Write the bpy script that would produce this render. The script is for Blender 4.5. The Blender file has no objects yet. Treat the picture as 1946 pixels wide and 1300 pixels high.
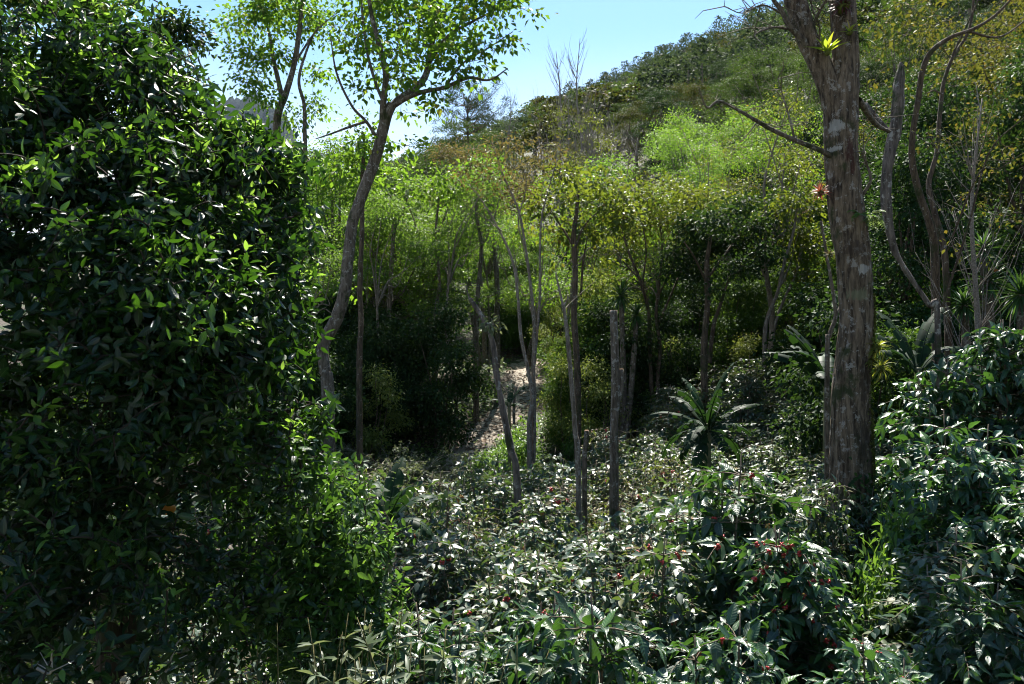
import bpy, math, random
import numpy as np
from mathutils import Vector, noise as mnoise

# ------------------------------------------------------------------ basics
scn = bpy.context.scene
COL = scn.collection
F = 1515.0                      # focal length in photo pixels (1946 wide), about 28 mm
PI = math.pi


def at(px, py, Y):
    return np.array([Y * (px - 973.0) / F, Y, -(py - 650.0) / F * Y])


_py = np.array([-60, -8, 0, 2, 4, 6, 10, 14, 16.5, 20, 24, 30, 40, 60, 100, 200, 300, 335, 420, 700.])
_pz = np.array([-1.0, -1.7, -2.4, -3.2, -3.7, -4.0, -4.5, -4.75, -4.6, -3.75, -2.8, -1.2, 1.5, 7.5, 19.5, 48, 79, 82, 62, 20.])


def H(x, y):
    x = np.asarray(x, float); y = np.asarray(y, float)
    z = sum(np.interp(y + d * (0.5 + 0.02 * np.abs(y)), _py, _pz) for d in (-2, -1, 0, 1, 2)) / 5.0
    sp = np.logaddexp(0, (x - 1.7) * 1.5) / 1.5
    z = z + 0.33 * sp + 1.3 * np.clip(x + 2, -55, 0) * np.clip((y - 60) / 200, 0, 1)
    z = z + 0.05 * np.sin(x * 1.3 + y * .7) + .06 * np.sin(y * 1.1 - x * .5)
    z = z + np.clip((y - 50) / 100, 0, 1) * (2.2 * np.sin(x * .05 + 1 + y * .013) + 1.6 * np.sin(y * .045 - x * .03))
    return z


def ground(px, Y):
    x = Y * (px - 973.0) / F
    return np.array([x, Y, float(H(x, Y))])


def nrm(a):
    return a / np.maximum(np.linalg.norm(a, axis=-1, keepdims=True), 1e-9)


# ------------------------------------------------------------------ mesh collector
class MB:
    def __init__(s):
        s.V = []; s.T = []; s.U = []; s.M = []; s.n = 0

    def add(s, v, t, uv=None, m=0):
        v = np.asarray(v, np.float32).reshape(-1, 3); t = np.asarray(t, np.int32).reshape(-1, 3)
        s.V.append(v); s.T.append(t + s.n); s.n += len(v)
        s.U.append(np.zeros((len(v), 2), np.float32) if uv is None else np.asarray(uv, np.float32))
        s.M.append(np.full(len(t), m, np.int32))

    def mesh(s, name, mats, origin=None, smooth=True):
        V = np.concatenate(s.V); T = np.concatenate(s.T); U = np.concatenate(s.U); M = np.concatenate(s.M)
        if origin is not None:
            V = V - np.asarray(origin, np.float32)
        me = bpy.data.meshes.new(name)
        me.vertices.add(len(V)); me.loops.add(T.size); me.polygons.add(len(T))
        me.vertices.foreach_set('co', np.ascontiguousarray(V).ravel())
        me.loops.foreach_set('vertex_index', T.ravel())
        me.polygons.foreach_set('loop_start', np.arange(0, T.size, 3, dtype=np.int32))
        me.polygons.foreach_set('material_index', M)
        me.polygons.foreach_set('use_smooth', np.full(len(T), smooth))
        uvl = me.uv_layers.new(name='UVMap')
        uvl.data.foreach_set('uv', np.ascontiguousarray(U[T.ravel()]).ravel())
        for m in (mats if isinstance(mats, (list, tuple)) else [mats]):
            me.materials.append(m)
        me.update(calc_edges=True)
        return me


def catmull(P, k=5):
    P = np.asarray(P, float)
    if len(P) < 3:
        t = np.linspace(0, 1, k + 1)[:, None]
        return P[0] + (P[-1] - P[0]) * t
    Q = np.vstack([2 * P[0] - P[1], P, 2 * P[-1] - P[-2]])
    out = []
    for i in range(1, len(Q) - 2):
        t = np.linspace(0, 1, k, endpoint=False)[:, None]
        a, b, c, d = Q[i - 1], Q[i], Q[i + 1], Q[i + 2]
        out.append(.5 * ((2 * b) + (-a + c) * t + (2 * a - 5 * b + 4 * c - d) * t * t + (-a + 3 * b - 3 * c + d) * t ** 3))
    out.append(Q[-2][None])
    return np.vstack(out)


def tube(mb, P, R, sides=6, m=0, cap=True, bump=0.0, freq=3.0, ridge=0.0, seed=0):
    P = np.asarray(P, float); n = len(P); R = np.broadcast_to(np.asarray(R, float), (n,))
    T = np.gradient(P, axis=0); T = nrm(T)
    ref = np.array([0.0, 1.0, 0.0]) if abs(T[0][1]) < .9 else np.array([1.0, 0, 0])
    A = nrm(np.cross(T, ref)); B = np.cross(T, A)
    th = np.linspace(0, 2 * PI, sides, endpoint=False)
    c, s_ = np.cos(th), np.sin(th)
    rr = R[:, None] * np.ones(sides)[None]
    if bump or ridge:
        L = np.concatenate([[0], np.cumsum(np.linalg.norm(np.diff(P, axis=0), axis=1))])
        for i in range(n):
            for j in range(sides):
                q = Vector((c[j] * 1.3 + seed, s_[j] * 1.3, L[i] * freq))
                d = bump * mnoise.noise(q)
                if ridge:
                    q2 = Vector((c[j] * 6 + seed, s_[j] * 6, L[i] * 1.5))
                    d -= ridge * abs(mnoise.noise(q2))
                    d -= .6 * ridge * abs(mnoise.noise(Vector((c[j] * 13, s_[j] * 13 + seed, L[i] * 5))))
                rr[i, j] *= 1 + d
    V = P[:, None, :] + rr[..., None] * (c[None, :, None] * A[:, None, :] + s_[None, :, None] * B[:, None, :])
    V = V.reshape(-1, 3)
    i = np.arange(n - 1)[:, None] * sides; j = np.arange(sides)[None]; jn = (j + 1) % sides
    a, b, cc, d = i + j, i + jn, i + sides + jn, i + sides + j
    Tt = np.concatenate([np.stack([a, b, cc], -1).reshape(-1, 3), np.stack([a, cc, d], -1).reshape(-1, 3)])
    if cap:
        V = np.vstack([V, P[-1][None]]); k = len(V) - 1; o = (n - 1) * sides
        jj = np.arange(sides)
        Tt = np.vstack([Tt, np.stack([o + jj, o + (jj + 1) % sides, np.full(sides, k)], -1)])
    mb.add(V, Tt, None, m)


# ------------------------------------------------------------------ leaf templates
def T_lo(W=.22, f=.25, curl=.1):
    v = np.array([[0, 0, 0], [-W, .45, f * W], [0, 1, -curl], [W, .45, f * W]])
    return v, np.array([[0, 2, 1], [0, 3, 2]]), np.array([[.5, 0], [0, .45], [.5, 1], [1, .45]])


def T_mid(W=.2, f=.3, curl=.15, tipw=.75):
    v = [[0, 0, 0]]; uv = [[.5, 0]]
    for t, w in ((.28, W), (.64, W * tipw)):
        for u in (-1, 0, 1):
            v.append([u * w, t, f * abs(u) * w - curl * t * t]); uv.append([.5 + .5 * u, t])
    v.append([0, 1, -curl]); uv.append([.5, 1])
    t = [[0, 2, 1], [0, 3, 2], [1, 2, 5], [1, 5, 4], [2, 3, 6], [2, 6, 5], [4, 5, 7], [5, 6, 7]]
    return np.array(v), np.array(t), np.array(uv)


def T_hi(W=.2, f=.25, curl=.2, wave=.05, ns=9, waves=6.5, tip=1.0):
    v = []; uv = []; t = []
    ts = np.linspace(0, 1, ns)
    us = (-1, -.5, 0, .5, 1)
    for tt in ts:
        w = W * (math.sin(PI * tt ** .85) ** .8 if 0 < tt < 1 else .0) * (1 - .25 * tt * tip) + .006
        for u in us:
            z = f * abs(u) * w - curl * tt * tt + wave * W * (abs(u) ** 1.5) * math.sin(waves * 2 * PI * tt + (0 if u > 0 else 1.2)) * math.sin(PI * tt)
            v.append([u * w, tt, z]); uv.append([.5 + .5 * u, tt])
    for i in range(ns - 1):
        for j in range(4):
            a = i * 5 + j; b = a + 1; c = a + 6; d = a + 5
            t += [[a, b, c], [a, c, d]]
    return np.array(v), np.array(t), np.array(uv)


def leaves(mb, tm, P, D, N, S, m=0):
    v, t, uv = tm; n = len(P)
    if n == 0: return
    D = nrm(D); X = nrm(np.cross(D, N)); Z = np.cross(X, D)
    S = np.broadcast_to(np.asarray(S, float), (n,))[:, None, None]
    V = P[:, None, :] + S * (v[None, :, 0:1] * X[:, None, :] + v[None, :, 1:2] * D[:, None, :] + v[None, :, 2:3] * Z[:, None, :])
    Tt = (t[None] + (np.arange(n) * len(v))[:, None, None]).reshape(-1, 3)
    mb.add(V.reshape(-1, 3), Tt, np.tile(uv, (n, 1)), m)


# ------------------------------------------------------------------ materials
def mat(name):
    m = bpy.data.materials.new(name); m.use_nodes = True
    nt = m.node_tree; nt.nodes.clear()
    out = nt.nodes.new('ShaderNodeOutputMaterial')
    return m, nt, out


def N(nt, t, **k):
    n = nt.nodes.new(t)
    for a, b in k.items():
        if a.startswith('i_'):
            n.inputs[int(a[2:]) if a[2:].isdigit() else a[2:].replace('_', ' ')].default_value = b
        else:
            setattr(n, a, b)
    return n


def ramp(nt, stops, interp='LINEAR'):
    r = nt.nodes.new('ShaderNodeValToRGB'); r.color_ramp.interpolation = interp
    e = r.color_ramp.elements
    while len(e) < len(stops): e.new(.5)
    for el, (p, c) in zip(e, stops):
        el.position = p; el.color = (*c, 1) if len(c) == 3 else c
    return r


def leaf_mat(name, stops, tr=(0.12, .22, .02), trf=.35, rough=.4, spec=.5, veins=0.0, objvar=.35, under=1.0):
    m, nt, out = mat(name); L = nt.links
    g = N(nt, 'ShaderNodeNewGeometry'); r = ramp(nt, stops); L.new(g.outputs['Random Per Island'], r.inputs[0])
    oi = N(nt, 'ShaderNodeObjectInfo')
    mr = N(nt, 'ShaderNodeMapRange'); mr.inputs[3].default_value = 1 - objvar; mr.inputs[4].default_value = 1 + objvar
    L.new(oi.outputs['Random'], mr.inputs[0])
    hs = N(nt, 'ShaderNodeHueSaturation'); L.new(r.outputs[0], hs.inputs['Color']); L.new(mr.outputs[0], hs.inputs['Value'])
    mh = N(nt, 'ShaderNodeMapRange'); mh.inputs[3].default_value = .5 - .02 * objvar / .35; mh.inputs[4].default_value = .5 + .02 * objvar / .35
    wn = N(nt, 'ShaderNodeTexWhiteNoise', noise_dimensions='1D'); L.new(oi.outputs['Random'], wn.inputs['W'])
    L.new(wn.outputs['Value'], mh.inputs[0]); L.new(mh.outputs[0], hs.inputs['Hue'])
    p = N(nt, 'ShaderNodeBsdfPrincipled'); p.inputs['Specular IOR Level'].default_value = spec
    rm = N(nt, 'ShaderNodeMapRange'); rm.inputs[3].default_value = rough - .08; rm.inputs[4].default_value = rough + .14
    wn2 = N(nt, 'ShaderNodeTexWhiteNoise', noise_dimensions='1D'); L.new(g.outputs['Random Per Island'], wn2.inputs['W'])
    L.new(wn2.outputs['Value'], rm.inputs[0]); L.new(rm.outputs[0], p.inputs['Roughness'])
    col = hs.outputs[0]
    if veins:
        uv = N(nt, 'ShaderNodeUVMap'); sx = N(nt, 'ShaderNodeSeparateXYZ'); L.new(uv.outputs[0], sx.inputs[0])
        a = N(nt, 'ShaderNodeMath', operation='SUBTRACT', i_1=.5); L.new(sx.outputs[0], a.inputs[0])
        ab = N(nt, 'ShaderNodeMath', operation='ABSOLUTE'); L.new(a.outputs[0], ab.inputs[0])
        k = N(nt, 'ShaderNodeMath', operation='MULTIPLY', i_1=.28); L.new(ab.outputs[0], k.inputs[0])
        d = N(nt, 'ShaderNodeMath', operation='SUBTRACT'); L.new(sx.outputs[1], d.inputs[0]); L.new(k.outputs[0], d.inputs[1])
        f = N(nt, 'ShaderNodeMath', operation='MULTIPLY', i_1=56.0); L.new(d.outputs[0], f.inputs[0])
        s = N(nt, 'ShaderNodeMath', operation='SINE'); L.new(f.outputs[0], s.inputs[0])
        b = N(nt, 'ShaderNodeBump', i_Strength=veins, i_Distance=.004); L.new(s.outputs[0], b.inputs['Height'])
        L.new(b.outputs[0], p.inputs['Normal'])
        # pale midrib
        mrb = N(nt, 'ShaderNodeMapRange', i_1=.0, i_2=.045, i_3=.55, i_4=0.0); L.new(ab.outputs[0], mrb.inputs[0])
        mx = N(nt, 'ShaderNodeMix', data_type='RGBA'); L.new(mrb.outputs[0], mx.inputs[0]); L.new(col, mx.inputs[6])
        mx.inputs[7].default_value = (.12, .2, .06, 1); col = mx.outputs[2]
    L.new(col, p.inputs['Base Color'])
    tl = N(nt, 'ShaderNodeBsdfTranslucent')
    mt = N(nt, 'ShaderNodeMix', data_type='RGBA', blend_type='MULTIPLY'); mt.inputs[0].default_value = 0.0
    L.new(hs.outputs[0], mt.inputs[6])
    # translucent tint follows the leaf's own colour, yellower
    mm = N(nt, 'ShaderNodeMix', data_type='RGBA'); mm.inputs[0].default_value = .75
    L.new(hs.outputs[0], mm.inputs[6]); mm.inputs[7].default_value = (*tr, 1)
    L.new(mm.outputs[2], tl.inputs[0])
    mix = N(nt, 'ShaderNodeMixShader'); mix.inputs[0].default_value = trf
    L.new(p.outputs[0], mix.inputs[1]); L.new(tl.outputs[0], mix.inputs[2]); L.new(mix.outputs[0], out.inputs[0])
    return m


def bark_mat(name, c1, c2, lichen=.2, moss=.0, scale=10.0, lc=(.38, .37, .33), red=None):
    m, nt, out = mat(name); L = nt.links
    tc = N(nt, 'ShaderNodeTexCoord'); mp = N(nt, 'ShaderNodeMapping'); mp.inputs['Scale'].default_value = (1, 1, .16)
    L.new(tc.outputs['Object'], mp.inputs[0])
    n1 = N(nt, 'ShaderNodeTexNoise', i_Scale=scale * 1.8, i_Detail=8.0, i_Roughness=.7); L.new(mp.outputs[0], n1.inputs[0])
    r1 = ramp(nt, [(.38, c1), (.6, c2)]); L.new(n1.outputs[0], r1.inputs[0])
    n2 = N(nt, 'ShaderNodeTexNoise', i_Scale=scale * .9, i_Detail=9.0, i_Roughness=.75); L.new(tc.outputs['Object'], n2.inputs[0])
    r2 = ramp(nt, [(.62 - .2 * lichen, (0, 0, 0)), (.64 - .2 * lichen, (1, 1, 1))]); L.new(n2.outputs[0], r2.inputs[0])
    mx = N(nt, 'ShaderNodeMix', data_type='RGBA'); L.new(r1.outputs[0], mx.inputs[6]); mx.inputs[7].default_value = (*lc, 1)
    mu = N(nt, 'ShaderNodeMath', operation='MULTIPLY', i_1=.6); L.new(r2.outputs[0], mu.inputs[0]); L.new(mu.outputs[0], mx.inputs[0])
    col = mx.outputs[2]
    if moss:
        n3 = N(nt, 'ShaderNodeTexNoise', i_Scale=2.5, i_Detail=6.0, i_Roughness=.65)
        mp3 = N(nt, 'ShaderNodeMapping'); mp3.inputs['Location'].default_value = (5, 3, 1); L.new(tc.outputs['Object'], mp3.inputs[0]); L.new(mp3.outputs[0], n3.inputs[0])
        r3 = ramp(nt, [(.6 - .3 * moss, (0, 0, 0)), (.68 - .3 * moss, (1, 1, 1))]); L.new(n3.outputs[0], r3.inputs[0])
        mx3 = N(nt, 'ShaderNodeMix', data_type='RGBA'); L.new(r3.outputs[0], mx3.inputs[0]); L.new(col, mx3.inputs[6])
        mx3.inputs[7].default_value = (.035, .042, .014, 1); col = mx3.outputs[2]
    if red:
        for (loc, rad, cc_) in red:
            vs = N(nt, 'ShaderNodeVectorMath', operation='SUBTRACT'); L.new(tc.outputs['Object'], vs.inputs[0]); vs.inputs[1].default_value = loc
            vm = N(nt, 'ShaderNodeVectorMath', operation='MULTIPLY'); L.new(vs.outputs[0], vm.inputs[0]); vm.inputs[1].default_value = (1 / rad[0], 1 / rad[1], 1 / rad[2])
            ln = N(nt, 'ShaderNodeVectorMath', operation='LENGTH'); L.new(vm.outputs[0], ln.inputs[0])
            ad = N(nt, 'ShaderNodeMath', operation='ADD'); L.new(ln.outputs['Value'], ad.inputs[0])
            n5 = N(nt, 'ShaderNodeTexNoise', i_Scale=22.0, i_Detail=7.0, i_Roughness=.75); mp5 = N(nt, 'ShaderNodeMapping'); mp5.inputs['Scale'].default_value = (1.5, 1.5, .5)
            L.new(tc.outputs['Object'], mp5.inputs[0]); L.new(mp5.outputs[0], n5.inputs[0])
            nm5 = N(nt, 'ShaderNodeMath', operation='MULTIPLY_ADD', i_1=3.2, i_2=-1.1); L.new(n5.outputs[0], nm5.inputs[0]); L.new(nm5.outputs[0], ad.inputs[1])
            rr = ramp(nt, [(.62, (1, 1, 1)), (.72, (0, 0, 0))]);
            hf = N(nt, 'ShaderNodeMath', operation='MULTIPLY', i_1=.5); L.new(ad.outputs[0], hf.inputs[0]); L.new(hf.outputs[0], rr.inputs[0]); fd = N(nt, 'ShaderNodeMath', operation='MULTIPLY', i_1=.7); L.new(rr.outputs[0], fd.inputs[0])
            mx4 = N(nt, 'ShaderNodeMix', data_type='RGBA'); L.new(fd.outputs[0], mx4.inputs[0]); L.new(col, mx4.inputs[6])
            mx4.inputs[7].default_value = (*cc_, 1); col = mx4.outputs[2]
    p = N(nt, 'ShaderNodeBsdfPrincipled', i_Roughness=.85); p.inputs['Specular IOR Level'].default_value = .25
    L.new(col, p.inputs['Base Color'])
    b = N(nt, 'ShaderNodeBump', i_Strength=1.0, i_Distance=.06); L.new(n1.outputs[0], b.inputs['Height']); L.new(b.outputs[0], p.inputs['Normal'])
    L.new(p.outputs[0], out.inputs[0])
    return m


def plain_mat(name, c1, c2, scale=8.0, rough=.8, spec=.3, bump=.3):
    m, nt, out = mat(name); L = nt.links
    tc = N(nt, 'ShaderNodeTexCoord')
    n1 = N(nt, 'ShaderNodeTexNoise', i_Scale=scale, i_Detail=6.0); L.new(tc.outputs['Object'], n1.inputs[0])
    r = ramp(nt, [(.35, c1), (.65, c2)]); L.new(n1.outputs[0], r.inputs[0])
    p = N(nt, 'ShaderNodeBsdfPrincipled', i_Roughness=rough); p.inputs['Specular IOR Level'].default_value = spec
    L.new(r.outputs[0], p.inputs['Base Color'])
    b = N(nt, 'ShaderNodeBump', i_Strength=bump, i_Distance=.02); L.new(n1.outputs[0], b.inputs['Height']); L.new(b.outputs[0], p.inputs['Normal'])
    L.new(p.outputs[0], out.inputs[0])
    return m


M = {}
M['coffee'] = leaf_mat('coffee_leaf', [(0, (.010, .034, .016)), (.55, (.017, .052, .02)), (.85, (.028, .075, .025)), (1, (.07, .15, .03))], (.10, .24, .02), .24, .34, .6, veins=.2, objvar=.2)
M['coffee_field'] = leaf_mat('field_coffee_leaf', [(0, (.015, .038, .022)), (.5, (.025, .058, .03)), (.8, (.045, .08, .038)), (.93, (.10, .13, .045)), (1, (.17, .13, .05))], (.14, .24, .03), .28, .39, .6, objvar=.25)
M['coffee_dry'] = leaf_mat('yellowing_coffee_leaf', [(0, (.025, .06, .018)), (.5, (.045, .085, .022)), (.8, (.09, .11, .03)), (.93, (.16, .12, .04)), (1, (.2, .07, .03))], (.2, .25, .03), .35, .4, .5, objvar=.2)
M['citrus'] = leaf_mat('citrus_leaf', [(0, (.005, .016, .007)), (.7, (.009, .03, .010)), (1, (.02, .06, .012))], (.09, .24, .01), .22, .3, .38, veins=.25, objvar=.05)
M['citrus_young_lit'] = leaf_mat('young_citrus_leaf', [(0, (.05, .12, .018)), (.6, (.085, .18, .025)), (1, (.15, .25, .035))], (.3, .5, .05), .48, .38, .45, objvar=.1)  # young shoots, and the painted sunlit rim of the big citrus
for nm_, st_, tr_ in (('green', [(0, (.018, .06, .008)), (.5, (.03, .09, .01)), (.93, (.065, .13, .014)), (.98, (.2, .2, .03)), (1, (.4, .3, .03))], (.25, .44, .025)),
                      ('feather', [(0, (.024, .07, .014)), (.6, (.045, .105, .018)), (1, (.08, .15, .02))], (.25, .42, .035)),
                      ('olive', [(0, (.024, .046, .008)), (.5, (.044, .072, .01)), (.9, (.08, .1, .014)), (1, (.2, .08, .02))], (.22, .27, .018))):
    M[nm_] = leaf_mat(nm_ + '_leaf', st_, tr_, .42, .5, .25, objvar=.35)
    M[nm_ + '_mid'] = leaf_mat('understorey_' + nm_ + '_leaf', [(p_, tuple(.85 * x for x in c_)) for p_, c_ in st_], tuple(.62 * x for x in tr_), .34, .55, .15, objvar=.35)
    M[nm_ + '_far'] = leaf_mat('distant_' + nm_ + '_leaf', [(p_, (.6 * c_[0], .54 * c_[1], .75 * c_[2])) for p_, c_ in st_], (.46 * tr_[0], .44 * tr_[1], .7 * tr_[2]), .28, .6, .08, objvar=.28)  # distant copies: dimmed and greyed, hillside haze put into the leaf colour
M['orange'] = leaf_mat('turning_leaf', [(0, (.03, .055, .012)), (.5, (.06, .085, .016)), (.85, (.13, .12, .02)), (.95, (.2, .11, .02)), (1, (.25, .06, .02))], (.17, .17, .02), .35, .6, .08, objvar=.2)
M['rust'] = leaf_mat('rusty_leaf', [(0, (.05, .06, .02)), (.5, (.085, .075, .028)), (1, (.15, .07, .04))], (.2, .17, .04), .35, .6, .12, objvar=.2)
M['dark'] = leaf_mat('dark_leaf', [(0, (.008, .022, .008)), (.7, (.014, .036, .011)), (1, (.04, .07, .016))], (.07, .14, .015), .24, .6, .12, objvar=.3)  # leaf colour darkened further to pass for hill shadow on the right slope
M['yellowgreen'] = leaf_mat('yellow_green_leaf', [(0, (.06, .10, .02)), (.6, (.1, .145, .025)), (1, (.18, .2, .04))], (.26, .32, .04), .4, .5, .3, objvar=.15)
M['grey_leaf'] = leaf_mat('grey_green_leaf', [(0, (.045, .07, .034)), (.6, (.075, .105, .05)), (1, (.12, .135, .065))], (.22, .26, .09), .35, .45, .4, objvar=.15)
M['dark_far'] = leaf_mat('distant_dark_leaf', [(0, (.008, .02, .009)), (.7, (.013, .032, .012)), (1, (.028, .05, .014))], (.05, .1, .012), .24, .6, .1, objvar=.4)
M['herb'] = leaf_mat('herb_leaf', [(0, (.02, .06, .012)), (.6, (.04, .11, .02)), (1, (.09, .17, .03))], (.2, .36, .03), .4, .4, .45, objvar=.25)
M['banana'] = leaf_mat('banana_leaf', [(0, (.006, .018, .008)), (1, (.013, .036, .012))], (.04, .10, .012), .2, .55, .12, objvar=.2)
M['yucca'] = leaf_mat('yucca_leaf', [(0, (.012, .036, .013)), (1, (.03, .078, .02))], (.09, .18, .02), .28, .45, .35, objvar=.1)
M['pine'] = leaf_mat('pine_needles', [(0, (.016, .032, .02)), (.7, (.028, .05, .028)), (1, (.05, .075, .035))], (.08, .12, .03), .25, .7, .06, objvar=.3)  # needle colour lightened to suggest haze over the ridge
M['brom_yellow'] = leaf_mat('yellow_bromeliad_leaf', [(0, (.12, .2, .02)), (.7, (.22, .27, .025)), (1, (.34, .18, .03))], (.38, .46, .03), .5, .4, .4, objvar=.05)
M['brom_red'] = leaf_mat('red_bromeliad_leaf', [(0, (.16, .035, .025)), (.6, (.26, .07, .045)), (1, (.25, .17, .08))], (.32, .09, .04), .4, .4, .4, objvar=.05)
M['brom_dark'] = leaf_mat('dark_red_bromeliad_leaf', [(0, (.05, .012, .012)), (1, (.1, .03, .025))], (.15, .03, .02), .3, .45, .4, objvar=.05)
M['brom_olive'] = leaf_mat('olive_bromeliad_leaf', [(0, (.06, .09, .015)), (.7, (.15, .17, .03)), (1, (.3, .2, .05))], (.3, .34, .03), .45, .45, .3, objvar=.05)
M['fern'] = leaf_mat('fern_leaf', [(0, (.06, .1, .035)), (1, (.16, .2, .09))], (.2, .28, .06), .35, .5, .3, objvar=.05)
M['bark_big'] = bark_mat('big_trunk_bark', (.032, .024, .016), (.2, .165, .12), .3, .12, 12.0, (.36, .34, .3),
                         red=None)
M['bark_grey'] = bark_mat('grey_bark', (.05, .038, .026), (.17, .14, .105), .3, .15, 14.0)
M['bark_pale'] = bark_mat('pale_bark', (.09, .07, .05), (.24, .2, .155), .35, .0, 16.0)
M['bark_brown'] = bark_mat('brown_bark', (.035, .024, .016), (.12, .088, .058), .15, .2, 14.0)
M['bark_snag'] = bark_mat('dead_wood', (.04, .032, .026), (.17, .14, .115), .3, .15, 8.0)
M['bark_citrus'] = bark_mat('shade_toned_citrus_bark', (.016, .012, .008), (.06, .045, .03), .1, .2, 14.0)  # bark colour darkened to paint in the shade under the crown
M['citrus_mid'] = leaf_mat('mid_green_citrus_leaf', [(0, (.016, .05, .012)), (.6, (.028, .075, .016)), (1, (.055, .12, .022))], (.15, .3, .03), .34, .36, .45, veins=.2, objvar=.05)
M['twig'] = plain_mat('twig', (.07, .052, .035), (.19, .15, .105), 30.0)
M['twig_green'] = plain_mat('green_twig', (.08, .08, .03), (.2, .17, .07), 30.0)
M['twig_pale'] = plain_mat('bare_twig', (.2, .17, .13), (.36, .32, .26), 20.0)
M['twig_grey'] = plain_mat('grey_twig', (.1, .085, .07), (.22, .19, .16), 20.0)
M['cherry'] = plain_mat('ripe_berry', (.28, .012, .012), (.4, .03, .025), 40.0, .3, .5, 0)
M['cherry2'] = plain_mat('ripening_berry', (.4, .1, .02), (.3, .2, .03), 40.0, .3, .5, 0)
M['fruit'] = plain_mat('orange_fruit', (.6, .2, .02), (.65, .26, .03), 60.0, .45, .4, .2)
M['cut'] = plain_mat('cut_wood', (.3, .17, .09), (.45, .28, .16), 20.0)
M['stem_banana'] = plain_mat('banana_stem', (.06, .07, .03), (.16, .15, .07), 6.0, .6)
M['moss'] = plain_mat('moss', (.03, .04, .01), (.09, .1, .025), 20.0, .95, .1, .8)


# ------------------------------------------------------------------ object helpers
def tag(o, label, cat, group=None):
    o['label'] = label; o['category'] = cat
    if group: o['group'] = group
    return o


def thing(name, label, cat, loc, rz=0.0, group=None, scale=1.0, tilt=(0, 0)):
    o = bpy.data.objects.new(name, None); COL.objects.link(o)
    o.empty_display_size = .2
    o.location = [float(a) for a in loc]; o.rotation_euler = (tilt[0], tilt[1], rz)
    o.scale = (scale,) * 3 if not isinstance(scale, (tuple, list)) else scale
    return tag(o, label, cat, group)


def part(name, me, parent):
    o = bpy.data.objects.new(name, me); COL.objects.link(o); o.parent = parent
    return o


def struct(name, me, kind='structure'):
    o = bpy.data.objects.new(name, me); COL.objects.link(o); o['kind'] = kind
    return o


# ------------------------------------------------------------------ growing
def attach(mb, NP, NR, targets, rend=.006, sides=4, segs=4, up=.25, rng=None, m=0, rmax=.03, wig=.06):
    """connect every target to the nearest point of the growing skeleton; returns the end directions"""
    targets = np.asarray(targets, float); T = len(targets)
    NP = np.asarray(NP, float); NR = np.asarray(NR, float)
    D = np.linalg.norm(targets[:, None] - NP[None], axis=2)
    best = D.min(1); bi = D.argmin(1)
    done = np.zeros(T, bool); tang = np.zeros((T, 3))
    for _ in range(T):
        b = np.where(done, 1e9, best); k = int(b.argmin()); done[k] = True
        a = NP[bi[k]]; q = targets[k]; L = np.linalg.norm(q - a)
        c = a + (q - a) * .5 + np.array([0, 0, up * L]) * (.5 + rng.random()) + rng.normal(0, wig * L, 3)
        t = np.linspace(0, 1, segs + 1)[:, None]
        pts = (1 - t) ** 2 * a + 2 * t * (1 - t) * c + t * t * q
        r0 = min(NR[bi[k]] * .75, rend * (1 + 1.6 * L), rmax); r0 = max(r0, rend)
        rr = np.linspace(r0, rend * .7, segs + 1)
        tube(mb, pts, rr, sides, m, cap=False)
        tang[k] = pts[-1] - pts[-2]
        NP = np.vstack([NP, pts[1:]]); NR = np.concatenate([NR, rr[1:]])
        d2 = np.linalg.norm(targets[:, None] - pts[None, 1:], axis=2)
        mn = d2.min(1); ix = d2.argmin(1) + len(NP) - segs
        upd = mn < best; best = np.where(upd, mn, best); bi = np.where(upd, ix, bi)
    return nrm(tang)


def clump(mb, tm, targets, tang, lp, rc, L, rng, droop=.3, flat=.5, zs=.6, m=0, svar=.35, outw=1.0):
    T = len(targets); n = T * lp
    P0 = np.repeat(targets, lp, 0); tg = np.repeat(tang, lp, 0)
    off = rng.normal(0, 1, (n, 3)) * rc * np.array([1, 1, zs])
    P = P0 + off - tg * rc * .4
    D = nrm(off) * outw + tg * .5 + rng.normal(0, .5, (n, 3)); D[:, 2] -= droop
    Nn = np.array([0, 0, 1.0]) + rng.normal(0, flat, (n, 3))
    S = L * (1 + svar * rng.uniform(-1, 1, n))
    leaves(mb, tm, P, D, Nn, S, m)


def blob_targets(blobs, n, rng, shell=.5, bottom=.4, jit=.08):
    """random points in a set of ellipsoids (centre, (rx,ry,rz)); mostly near their surfaces"""
    blobs = [(np.asarray(c, float), np.broadcast_to(np.asarray(r, float), (3,))) for c, r in blobs]
    w = np.array([(r.prod()) ** (2 / 3.) for c, r in blobs]); w /= w.sum()
    out = []
    while len(out) < n:
        c, r = blobs[rng.choice(len(blobs), p=w)]
        d = nrm(rng.normal(0, 1, 3)); 
        if d[2] < -.2 and rng.random() > bottom: continue
        q = (shell ** 3 + (1 - shell ** 3) * rng.random()) ** (1 / 3.) * (1 + jit * rng.normal())
        out.append(c + d * r * q)
    return np.array(out)


def limb(mb, pts, r, k=6, sides=8, m=0, bump=.0, ridge=0.0, freq=3.0, seed=0, cap=True):
    pts = np.asarray(pts, float)
    P = catmull(pts, k)
    r = np.asarray(r, float)
    if len(r) != len(pts):
        r = np.interp(np.linspace(0, 1, len(pts)), np.linspace(0, 1, len(r)), r)
    R = np.interp(np.linspace(0, len(pts) - 1, len(P)), np.arange(len(pts)), r)
    tube(mb, P, R, sides, m, bump=bump, ridge=ridge, freq=freq, seed=seed, cap=cap)
    return P, R


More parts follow.
